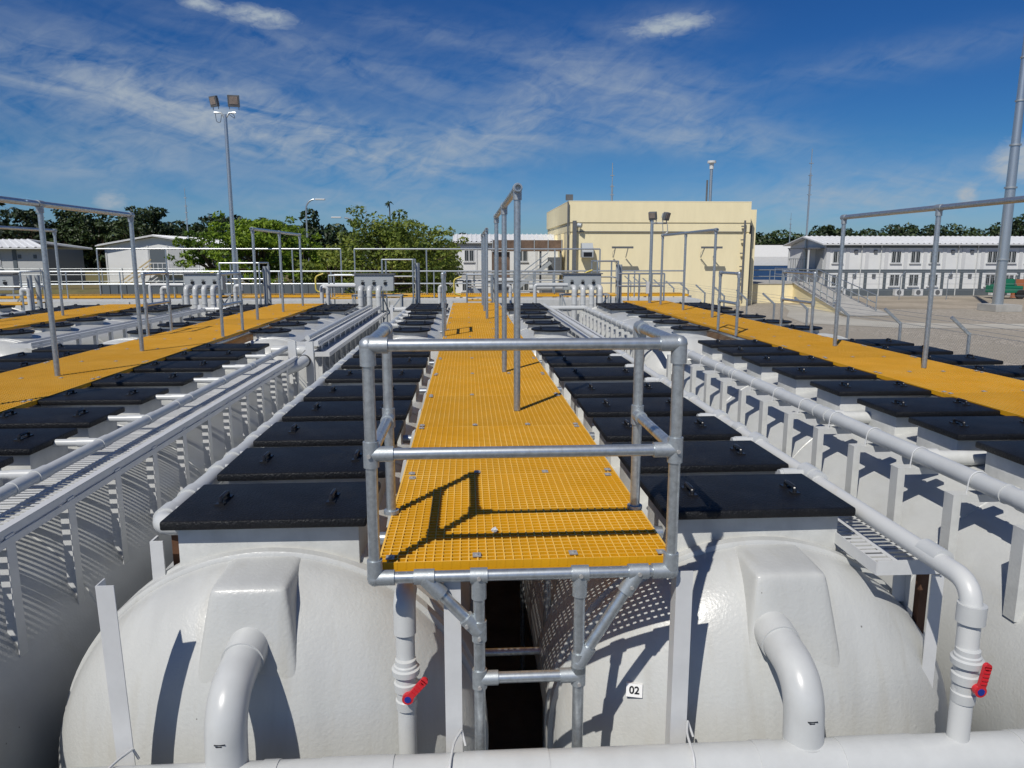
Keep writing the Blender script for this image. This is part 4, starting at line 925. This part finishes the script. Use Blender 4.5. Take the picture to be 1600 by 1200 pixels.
# right two storey block; front face along x at y=66
rb = thing('prefab_block', 'long white two storey prefab block with slate trim at the right', 'building', (50, 70, GZ))
bx0, bx1, by, bd = 32.6, 78, 66.0, 7.6; F1, F2, EV, RG = GZ, -.05, 2.15, 3.05
b = MB(); b.box(bx0, bx1, by, by+bd, GZ, EV); b.prism([(by, EV), (by+bd, EV), (by+bd/2, RG-.12)], bx0+.05, bx1, 'X'); b.build('wall', 'shed', rb, smooth=0)
corr_roof(rb, (bx0-.6, by+bd/2, RG), (bx1, by+bd/2, RG), (bx0-.6, by-.5, EV+.12), (bx1, by-.5, EV+.12)); corr_roof(rb, (bx0-.6, by+bd/2, RG-.01), (bx1, by+bd/2, RG-.01), (bx0-.6, by+bd+.5, EV+.12), (bx1, by+bd+.5, EV+.12))
b = MB(); b.box(bx0-.04, bx1, by-.05, by-.001, -.28, -.02); b.box(bx0-.04, bx1, by-.05, by-.001, GZ, GZ+.62); b.box(bx0-.04, bx1, by-.05, by-.001, EV-.22, EV+.02)
for k in range(26):
    x = bx0+1.83*k; b.box(x, x+.30, by-.06, by-.052, GZ+.62, -.28)
b.box(bx0-.05, bx0-.001, by-.04, by+bd, -.28, -.02); b.box(bx0-.05, bx0-.001, by-.04, by+bd, GZ, GZ+.6); b.build('trim', 'trim', rb, smooth=0)
b = MB()
for k in range(26):
    x = bx0+1.83*k; b.box(x, x+.34, by-.05, by-.001, -.02, EV-.22)
b.build('pilaster', 'wht', rb, smooth=0)
for k, x in enumerate([bx0+1.83*j+1.08 for j in range(14)]):
    if j_ := (k % 5 in (0, 3, 4)):
        window(rb, x, by, .55); window(rb, x, by, -1.55)
        if k % 5 != 0 or True:
            b = MB(); b.box(x-.1, x+.7, by-.55, by-.15, GZ+.02, GZ+.6); ac = b.build('condenser_unit', 'wht', rb, smooth=0); MB().cyl((x+.25, by-.551, GZ+.31), (x+.25, by-.57, GZ+.31), .22, 16).build('fan', 'gutt', ac)
    else:
        b = MB(); b.box(x-.3, x+.0, by-.12, by-.002, 1.45, 1.75); b.box(x-.3, x+.0, by-.12, by-.002, -.75, -.42); b.build('vent_fan', 'gutt', rb, smooth=0)
        MB().cyl((x+.35, by-.12, GZ), (x+.35, by-.12, EV), .05, 8).build('downpipe', 'pvc', rb)
# gable end porch
b = MB(); b.box(bx0-1.5, bx0-.06, by+.4, by+4.6, -.12, 0); b.build('porch_slab', 'trim', rb, smooth=0)
b = MB(); b.box(bx0-1.55, bx0-.06, by+.3, by+4.7, 1.85, 1.95); b.build('porch_canopy', 'gutt', rb, smooth=0)
for y in (by+.45, by+4.55): MB().box(bx0-1.5, bx0-1.38, y-.06, y+.06, GZ, 1.85).build('porch_post', 'wht', rb, smooth=0)
b = MB()
for k in range(9): b.box(bx0-1.47, bx0-1.44, by+.5+.5*k, by+.53+.5*k, 0, .9)
b.box(bx0-1.48, bx0-1.43, by+.4, by+4.6, .9, .95); b.build('porch_rail', 'trim', rb, smooth=0)
b = MB(); b.box(bx0-.05, bx0-.002, by+.5, by+2.0, 0.0, 1.75); b.build('panel', 'shedg', rb, smooth=0)
# middle white block
mb_ = thing('prefab_block', 'white two storey block with barred windows left of the cream building', 'building', (2, 62, GZ))
mx0, mx1, my = -.9, 9.5, 60.0
b = MB(); b.box(mx0, mx1, my, my+6, GZ, 2.2); b.prism([(my, 2.2), (my+6, 2.2), (my+3, 2.85)], mx0, mx1, 'X'); b.build('wall', 'shed', mb_, smooth=0)
corr_roof(mb_, (mx0-.2, my+3, 2.98), (mx1, my+3, 2.98), (mx0-.2, my-.4, 2.3), (mx1, my-.4, 2.3), rib=.38)
b = MB(); b.box(mx0-.03, mx1, my-.04, my-.001, -.55, -.2); b.box(mx0-.03, mx1, my-.04, my-.001, 2.0, 2.2); b.build('trim', 'shedg', mb_, smooth=0)
b = MB(); 
for x in (mx0, mx0+1.6, mx0+3.2, mx0+4.8, mx0+6.4): b.box(x, x+.16, my-.05, my-.001, -.2, 2.0)
b.build('pilaster', 'wht', mb_, smooth=0)
for x in (.2, 4.5): window(mb_, x, my, .75, .8, .95)
for x in (.0, 4.6): window(mb_, x, my, -1.6, .8, .95)
b = MB(); b.cyl((1.6, my-.1, GZ), (1.6, my-.1, 2.4), .05, 8); b.build('downpipe', 'wht', mb_)
# canopy/stair in front of it, by the cream building side
st = thing('stair_gantry', 'grey steel gantry with sloping stair between the white block and the cream building', 'stair', (5.5, 56, GZ))
b = MB(); b.box(1.9, 7.1, 55.0, 57.5, 1.55, 1.65); b.box(1.9, 7.1, 55.0, 55.05, 1.66, 2.35); b.build('canopy', 'rust', st, smooth=0)
b = MB()
for k in range(6): b.box(1.9+k*1.02, 1.96+k*1.02, 54.94, 54.99, 1.5, 2.4)
b.build('canopy_frame', 'steelg', st, smooth=0)
for x in (2.0, 5.4, 6.9): MB().box(x, x+.14, 55.1, 55.24, GZ, 1.55).build('column', 'gutt', st, smooth=0)
b = MB(); b.box(1.9, 3.2, 55.3, 56.5, -.6, 1.5); b.build('duct', 'rust', st, smooth=0)
for y in (54.8, 55.7): b = MB(); b.bar((3.4, y, -1.4), (6.2, y, .75), .1, .25); b.build('stringer', 'steelg', st, smooth=0)
b = MB(); b.bar((3.4, 54.75, -.5), (6.0, 54.75, 1.45), .06, .06); b.bar((3.4, 54.75, -.9), (6.0, 54.75, 1.05), .05, .05); b.build('handrail', 'galv', st, smooth=0)
b = MB()
for k in range(10): b.box(3.45+.28*k, 3.73+.28*k, 54.86, 55.64, -1.4+.215*k, -1.36+.215*k)
b.build('tread', 'steelg', st, smooth=0)
b = MB(); b.box(5.9, 7.2, 54.6, 57, -.2, -.1); b.box(6.1, 7.1, 55.2, 56, -.09, 1.1); b.build('landing', 'gutt', st, smooth=0)
pk = thing('plant_equipment', 'cluttered grey pumps and pipe racks in front of the white block', 'machinery', (3, 48, GZ))
for x0_, x1_, z0_, z1_ in ((0, 1.2, GZ, -.9), (1.6, 2.9, GZ, -.5), (3.3, 4.6, GZ, -1.1), (4.9, 6.4, GZ, -.7)):
    MB().box(x0_, x1_, 48, 49, z0_, z1_).build('housing', 'steelg' if x0_ != 1.6 else 'gutt', pk, smooth=0, bevel=.04)
b = MB()
for z in (-.35, .05, .2): b.cyl((-.8, 47.6, z), (6.8, 47.6, z), .05, 8)
for k in range(7): b.cyl((-.8+1.27*k, 47.6, GZ), (-.8+1.27*k, 47.6, .2), .05, 8)
b.build('pipe_rack', 'galv', pk); b = MB(); b.cyl((1.0,47.8,-.35),(3.4,47.8,-.35), .18, 12); b.cyl((4.0,47.8,-.8),(6.4,47.8,-.8), .2, 12); b.build('insulated_pipe', 'pvc', pk)
# gabled house left
gh = thing('gabled_house', 'white gabled prefab house with beige stair, left of the tall floodlight pole', 'house', (-25, 70, GZ))
hx0, hx1, hy, hz = -31.8, -22.6, 68.0, 2.1
b = MB(); b.box(hx0, hx1, hy, hy+16, GZ, hz); b.prism([(hx0, hz), (hx1, hz), ((hx0+hx1)/2-.3, hz+.75)], hy, hy+16, 'Y'); b.build('wall', 'shed', gh, smooth=0)
cxh = (hx0+hx1)/2-.3
corr_roof(gh, (cxh, hy-.5, hz+.9), (cxh, hy+16.3, hz+.9), (hx0-.6, hy-.5, hz+.02), (hx0-.6, hy+16.3, hz+.02)); corr_roof(gh, (cxh, hy-.5, hz+.9), (cxh, hy+16.3, hz+.9), (hx1+.6, hy-.5, hz+.02), (hx1+.6, hy+16.3, hz+.02))
b = MB(); b.box(-28.0, -26.6, hy-.03, hy-.002, -.3, 1.8); b.build('door', 'trim', gh, smooth=0)
b = MB(); b.box(-26.4, -23.9, hy-.04, hy-.002, -.3, 1.75); b.build('porch_recess', 'shedg', gh, smooth=0)
b = MB(); 
for x in (hx0, hx0+2.2, hx0+3.6, -26.5, -23.9, hx1-.2): b.box(x, x+.12, hy-.05, hy-.001, GZ, hz)
b.build('pilaster', 'wht', gh, smooth=0)
for k in range(3):
    b = MB(); b.bar((-31.0, hy-.8, GZ+.9-.35*k), (-27.6, hy-.8, .9-.35*k), .08, .1); b.build('stair_rail', 'beige', gh, smooth=0)
b = MB(); b.box(-27.6, -23.8, hy-1.4, hy-.05, -.4, -.3); b.build('landing', 'trim', gh, smooth=0)
b = MB(); b.box(-27.6, -24, hy-1.4, hy-1.34, .55, .62)
for k in range(10): b.box(-27.6+.38*k, -27.55+.38*k, hy-1.4, hy-1.35, -.3, .55)
b.build('balustrade', 'wht', gh, smooth=0)
fl_ = thing('far_left_shed', 'two storey grey prefab with white roof at the left edge', 'building', (-42, 66, GZ))
b = MB(); b.box(-46, -33.8, 62, 68, GZ, 1.75); b.build('wall', 'shedg', fl_, smooth=0)
corr_roof(fl_, (-48, 65, 2.55), (-36.5, 65, 2.55), (-48, 61.3, 1.85), (-33.2, 61.3, 1.85)); corr_roof(fl_, (-48, 65, 2.54), (-36.5, 65, 2.54), (-48, 68.7, 1.85), (-33.2, 68.7, 1.85))
for x in (-40, -37.6): window(fl_, x, 62, .3)
b = MB()
for x in (-35.8, -35.6+1.0): b.box(x, x+.25, 61.96, 61.998, 1.0, 1.3)
b.box(-36.2, -35.9, 61.95, 61.998, GZ, 1.7); b.build("vent", "trim", fl_, smooth=0); b = MB(); b.box(-33.79, -33.7, 61.9, 68, GZ, 1.75); b.build("corner_trim", "trim", fl_, smooth=0)
# right: roofs between the cream building and the block
tn = thing('tent_roof', 'long pale membrane roof with blue skirt behind the cream building', 'canopy', (32, 92, GZ))
b = MB(); b.prism([(92, .0), (100, .0), (100, 2.0), (96, 2.6), (92, 1.1)], 27, 46, 'X'); b.build('membrane', 'tarp', tn, smooth=0)
b = MB(); b.box(27, 45, 91, 91.6, GZ, -.6); b.box(27, 45, 91.2, 91.9, -.45, -.05); b.build('skirt', 'bluep', tn, smooth=0)
# green machine
gm = thing('green_machine', 'small green wheeled machine beside the big mast', 'vehicle', (40.5, 60, GZ))
b = MB(); b.box(39.4, 41.6, 60, 61.6, GZ+.5, GZ+1.1); b.prism([(39.6, GZ+1.1), (41.2, GZ+1.1), (40.9, GZ+1.7), (40.1, GZ+1.7)], 60.2, 61.4, 'Y'); b.build('body', 'green', gm, smooth=0, bevel=.05)
for x in (39.6, 41.4): MB().cyl((x, 59.9, GZ+.4), (x, 60.15, GZ+.4), .4, 18).build('wheel', 'tyre', gm)
b = MB(); b.box(39.3, 41.0, 60, 61.6, GZ+2.0, GZ+2.1); b.build('canopy', 'wht', gm, smooth=0)
b = MB(); b.box(39.4, 39.46, 60.1, 60.16, GZ+1.1, GZ+2.0); b.box(40.9, 40.96, 60.1, 60.16, GZ+1.1, GZ+2.0); b.build('canopy_post', 'gutt', gm, smooth=0)
gm.location.x += 5.4
b = MB(); b.box(47.6, 58, 62, 62.2, GZ, GZ+1.6); tag(b.build('orange_hoarding', 'brick', smooth=0), 'low orange brown panel wall behind the green machine', 'hoarding')

# ------------------------------------------------------------------ fences
def mesh_fence(x, ya, yb, label, step=2.45, arm=-.42):
    t = thing('chain_link_fence', label, 'fence', (x, (ya+yb)/2, GZ))
    y = ya; src = None
    while y <= yb:
        if src is None:
            b = MB(); b.cyl((0,0,0), (0,0,2.03), .035, 10); src = b.build('post', 'galv', t, at=(0, y-t.location.y, 0), smooth=45)
            b = MB(); b.bar((0,0,2.0), (arm,0,2.36), .045, .06); a = b.build('barb_arm', 'galv', src, at=(0,0,0), smooth=0)
        else: copy_under(src, t, (0, y-t.location.y, 0))
        y += step
    b = MB(); w = .0024; s = .075; H = 2.0
    k = -int(H/s)
    while k*s < yb-ya:
        a = ya+k*s; z0_, z1_ = GZ+.05, GZ+.05+H; u0, u1 = a, a+H
        c0, c1 = max(u0, ya), min(u1, yb)
        for sgn in (1, -1):
            za, zc = (z0_+(c0-u0), z0_+(c1-u0)) if sgn > 0 else (z1_-(c0-u0), z1_-(c1-u0))
            b.add([(x+w*sgn, c0, za-w), (x+w*sgn, c0, za+w), (x+w*sgn, c1, zc+w), (x+w*sgn, c1, zc-w)], [(0,1,2,3)])
        k += 1
    b.build('wire_mesh', 'galvd', t, smooth=0)
    b = MB()
    for q in (.35, .7, 1.0): b.cyl((x+arm*q, ya, GZ+2.0+.36*q), (x+arm*q, yb, GZ+2.0+.36*q), .004, 5)
    b.cyl((x, ya, GZ+2.02), (x, yb, GZ+2.02), .005, 5); b.build('barbed_wire', 'galvd', t, smooth=45)
mesh_fence(10.35, 7.2, 46.5, 'chain link fence with angled barbed wire arms right of the tanks')
mf = thing('thin_mesh_fence', 'thin wire fence with slender posts in front of the two storey block', 'fence', (45, 55, GZ))
b = MB()
for k in range(14): b.cyl((28+4*k, 60-.15*k, GZ), (28+4*k, 60-.15*k, GZ+1.9), .04, 6); b.bar((28+4*k, 60-.15*k, GZ+1.9), (28.35+4*k, 60-.15*k, GZ+2.35), .06, .06)
b.build('post', 'galv', mf)
b = MB()
for q in (.3, .8, 1.3, 1.85, 2.1, 2.3): b.cyl((28, 60, GZ+q), (80, 58, GZ+q), .012, 5)
b.build('wire', 'galvd', mf)
# left background fence and low things
lf = thing('yard_fence', 'dark post and rail fence across the grass at the left', 'fence', (-30, 60, GZ))
b = MB(); 
for k in range(28): b.cyl((-50+1.5*k, 58, GZ), (-50+1.5*k, 58, GZ+2.7), .05, 6)
b.build('post', 'steelg', lf)
b = MB()
for q in (1.7, 2.2, 2.65): b.cyl((-50, 58, GZ+q), (-9.5, 58, GZ+q), .03, 6)
b.build('rail', 'steelg', lf)
b = MB(); b.box(-22.5, -6.5, 47, 47.1, GZ, -.55)
for k in range(32): b.box(-22.5+.5*k, -22.4+.5*k, 46.96, 46.995, GZ, -.56)
tag(b.build('dark_panel_fence', 'trim', smooth=0), 'dark vertical board fence below the bright trees', 'fence')
b = MB()
for k in range(26):
    y = 30+.42*k; b.tube([(.9, y, GZ), (.9, y, -1.0), (.35, y, -.45)], .06, 6)
tag(b.build('pipe_rack_row', 'steelg'), 'row of slanting grey bars left of the centre walkway end', 'rack')
b = MB(); b.box(-12.4, -11.6, 30, 30.05, -1.7, -1.45); b.cyl((-12.3, 30.02, GZ), (-12.3, 30.02, -1.7), .02, 6); b.cyl((-11.7, 30.02, GZ), (-11.7, 30.02, -1.7), .02, 6); tag(b.build('red_sign', 'red', smooth=0), 'small red sign board on the ground at the far left', 'sign')

# ------------------------------------------------------------------ trees
def leaves(b, c, rad, n, size, rng, flat=.7, shell=.55):
    for _ in range(n):
        d = Vector((rng.gauss(0,1), rng.gauss(0,1), rng.gauss(0,1))).normalized(); r = (shell+(1-shell)*rng.random()**.5)
        p = Vector(c)+Vector((d.x*rad[0], d.y*rad[1], d.z*rad[2]))*r
        nrm = (d*.7+Vector((rng.gauss(0,.6), rng.gauss(0,.6), rng.gauss(.5,.6)))).normalized()
        u = nrm.orthogonal().normalized(); u = Matrix.Rotation(rng.random()*6.28, 3, nrm) @ u; v = nrm.cross(u); s = size*rng.uniform(.6, 1.3)
        o = len(b.v); b.v += [tuple(p-u*s), tuple(p+v*s*.45), tuple(p+u*s), tuple(p-v*s*.45)]; b.f.append((o, o+1, o+2, o+3))
def tree(x, y, h, rw_, label, m, seed, group, nc=34, nl=130, ls=.17, layered=True, fork=.35, name='bushy_tree', ry=None):
    rng = random.Random(seed); t = thing(name, label, 'tree', (x, y, GZ), group)
    tb = MB(); base = Vector((x, y, GZ)); cb = MB(); ry = ry or rw_
    tb.tube([base, base+Vector((.1,0,h*.2)), base+Vector((.0,.1,h*.5))], [.22, .17, .12], 8)
    for k in range(nc):
        a = rng.random()*6.28; q = rng.random()**.55; zz = rng.uniform(fork, 1.0)
        lim = math.sqrt(max(0.05, 1-((zz-.55)/.5)**2)) if zz > .55 else 1.0
        c = base+Vector((math.cos(a)*rw_*q*lim, math.sin(a)*ry*q*lim, h*zz*(.86+.1*rng.random())))
        s = rng.uniform(.55, 1.1)*rw_*.27
        leaves(cb, c, (s*1.25, s*1.25, s*(.42 if layered else .75)), int(nl*s*1.1), ls, rng)
        st_ = base+Vector((0, 0, h*rng.uniform(.25, .5))); mid = st_.lerp(c, .55)+Vector((0,0,.25))
        tb.tube([st_, mid, c], [.09, .05, .02], 5)
        if rng.random() < .6:
            o2 = c+Vector((math.cos(a), math.sin(a), rng.uniform(.1,.8)))*s*1.5; tb.tube([c, o2], [.02,.008], 4); leaves(cb, o2, (s*.5, s*.5, s*.3), int(nl*s*.35), ls, rng)
    tb.build('trunk', 'bark', t, smooth=45); cb.build('crown', m, t, smooth=0)
G1 = 'bright green trees behind the far walkway'
tree(-13.6, 50, 6.2, 3.3, 'bright green layered tree behind the floodlight pole', 'leafb', 3, G1, nc=44, nl=150, ls=.16)
tree(-17.6, 54, 5.5, 2.6, 'smaller bright tree reaching over the gabled house', 'leafb', 5, G1, nc=28, nl=150, ls=.16)
tree(-4.6, 46, 5.9, 3.7, 'widest olive green bushy tree left of the white block', 'leafo', 9, G1, nc=56, nl=180, ls=.14, layered=False, fork=.25)
tree(-9.2, 50, 3.9, 2.6, 'olive bush between the two brightest trees', 'leafo', 12, G1, nc=34, nl=200, ls=.14, layered=False, fork=.2)
tree(-2.2, 52, 4.3, 2.0, 'low olive bush nearest to the white block', 'leafo', 15, G1, nc=24, nl=180, ls=.14, layered=False, fork=.15)
tree(-12.0, 56, 5.2, 2.8, 'darker tree behind the bright layered tree', 'leafb', 21, G1, nc=30, nl=150, ls=.18, layered=True, fork=.3)
def palm(x, y, h, label, s=1.6, seed=1, group='palms on the skyline'):
    rng = random.Random(seed); t = thing('palm_tree', label, 'palm', (x, y, GZ), group)
    MB().tube([(x, y, GZ), (x+.1, y, h*.5), (x, y, h)], [.16, .08, .06], 8).build('trunk', 'bark', t, smooth=45); b = MB()
    for k in range(22):
        a = rng.random()*6.28; e_ = rng.uniform(-.5, 1.2); L_ = s*rng.uniform(.7, 1.1); pts = []
        for j in range(7):
            q = j/6; pts.append(Vector((x+math.cos(a)*L_*q*math.cos(e_), y+math.sin(a)*L_*q*math.cos(e_), h+L_*q*math.sin(e_)-L_*.7*q*q)))
        for j in range(6):
            w = .16*s*math.sin(math.pi*(j+.6)/7); sd_ = Vector((-math.sin(a), math.cos(a), -.4)); sd2 = Vector((math.sin(a), -math.cos(a), -.4))
            for d_ in (sd_, sd2): b.add([pts[j], pts[j+1], pts[j+1]+d_*w, pts[j]+d_*w*.9], [(0,1,2,3)])
    b.build('crown', 'leafd', t, smooth=0)
palm(-9.05, 90, 7.4, 'tall thin palm standing alone above the olive tree', .62, 2)
palm(29.3, 80, -.1+1.6, 'small palm in front of the membrane roof', 1.8, 4)
def forest(x0_, x1_, y, hf, name, label, seed, rows=3, sp=2.6, m='leafd', n=150, ls=.42):
    rng = random.Random(seed); b = MB(); trunks = MB()
    for r in range(rows):
        x = x0_
        while x < x1_:
            yy = y+r*7+rng.uniform(-2, 2); h = hf(x)*(1-.0*r)*rng.uniform(.78, 1.06); w = rng.uniform(1.5, 2.8)
            trunks.cyl((x, yy, GZ), (x, yy, GZ+h*.7), .2, 5)
            nz = 5
            for k in range(nz):
                q = k/(nz-1); leaves(b, (x+rng.uniform(-.9,.9), yy+rng.uniform(-1,1), GZ+h*(.12+.78*q)), (w*(1.1-.45*q), w, h*.14), int(n*(.75 if q < .4 else 1)), ls, rng, shell=.75)
            x += sp*rng.uniform(.7, 1.3)
    b.v += []
    o = b.build(name, m, smooth=0); tag(o, label, 'forest', kind='stuff')
    o2 = trunks.build(name+'_trunks', 'bark', o); o2.name = 'tree_trunks'; o2.matrix_parent_inverse = Matrix()
    return o
def hleft(x):   # metres above ground at ~112 m
    return 8.9+.8*math.sin(x*.21)+.8*math.sin(x*.57+1)-max(0, (x+30)/14)*1.3
forest(-92, 6, 112, lambda x: max(5.2, hleft(x)), 'left_woodland', 'dark woodland filling the skyline on the left', 31)
forest(4, 44, 150, lambda x: 7.2+.6*math.sin(x*.4), 'middle_woodland', 'low dark woodland behind the white block and cream building', 33, rows=2, n=110)
forest(40, 135, 135, lambda x: 7.7+(x-40)*.022+.5*math.sin(x*.3)+.3*math.sin(x*.9), 'right_woodland', 'dark woodland behind the long two storey block', 37, rows=3, n=110, sp=1.9)
for i, (x, y, h, w) in enumerate(((-70, 108, 10.2, 3.4), (-60.5, 108, 10.8, 3.8), (-56.0, 109, 10.9, 3.0), (-51.5, 108, 9.8, 2.0), (-44.5, 108, 10.8, 4.4), (-36, 108, 10.0, 4.0), (-78, 108, 10.2, 3.4), (64, 128, 9.3, 3.0), (76, 128, 8.8, 3.2), (98, 128, 11.0, 3.2), (112, 128, 10.8, 3.6))):
    names_ = ['first tall dark tree from the left edge clump', 'tall round crowned dark tree left of the nearest pipe frame post', 'twin crowned dark tree beside the pale cloud', 'narrow dark tree before the pale cloud', 'broad dark tree right of the pale cloud', 'dark tree above the gabled house ridge', 'leftmost tall dark tree of the skyline', 'lone round dark tree above the two storey roof', 'dark tree right of the lone round one over the roof', 'tall dark tree left of the big mast', 'tall dark tree right of the big mast']
    tree(x, y, h, w, names_[i], 'leafd', 50+i, 'tall dark trees on the skyline', nc=34, nl=75, ls=.32, layered=False, fork=.35, name='forest_tree')
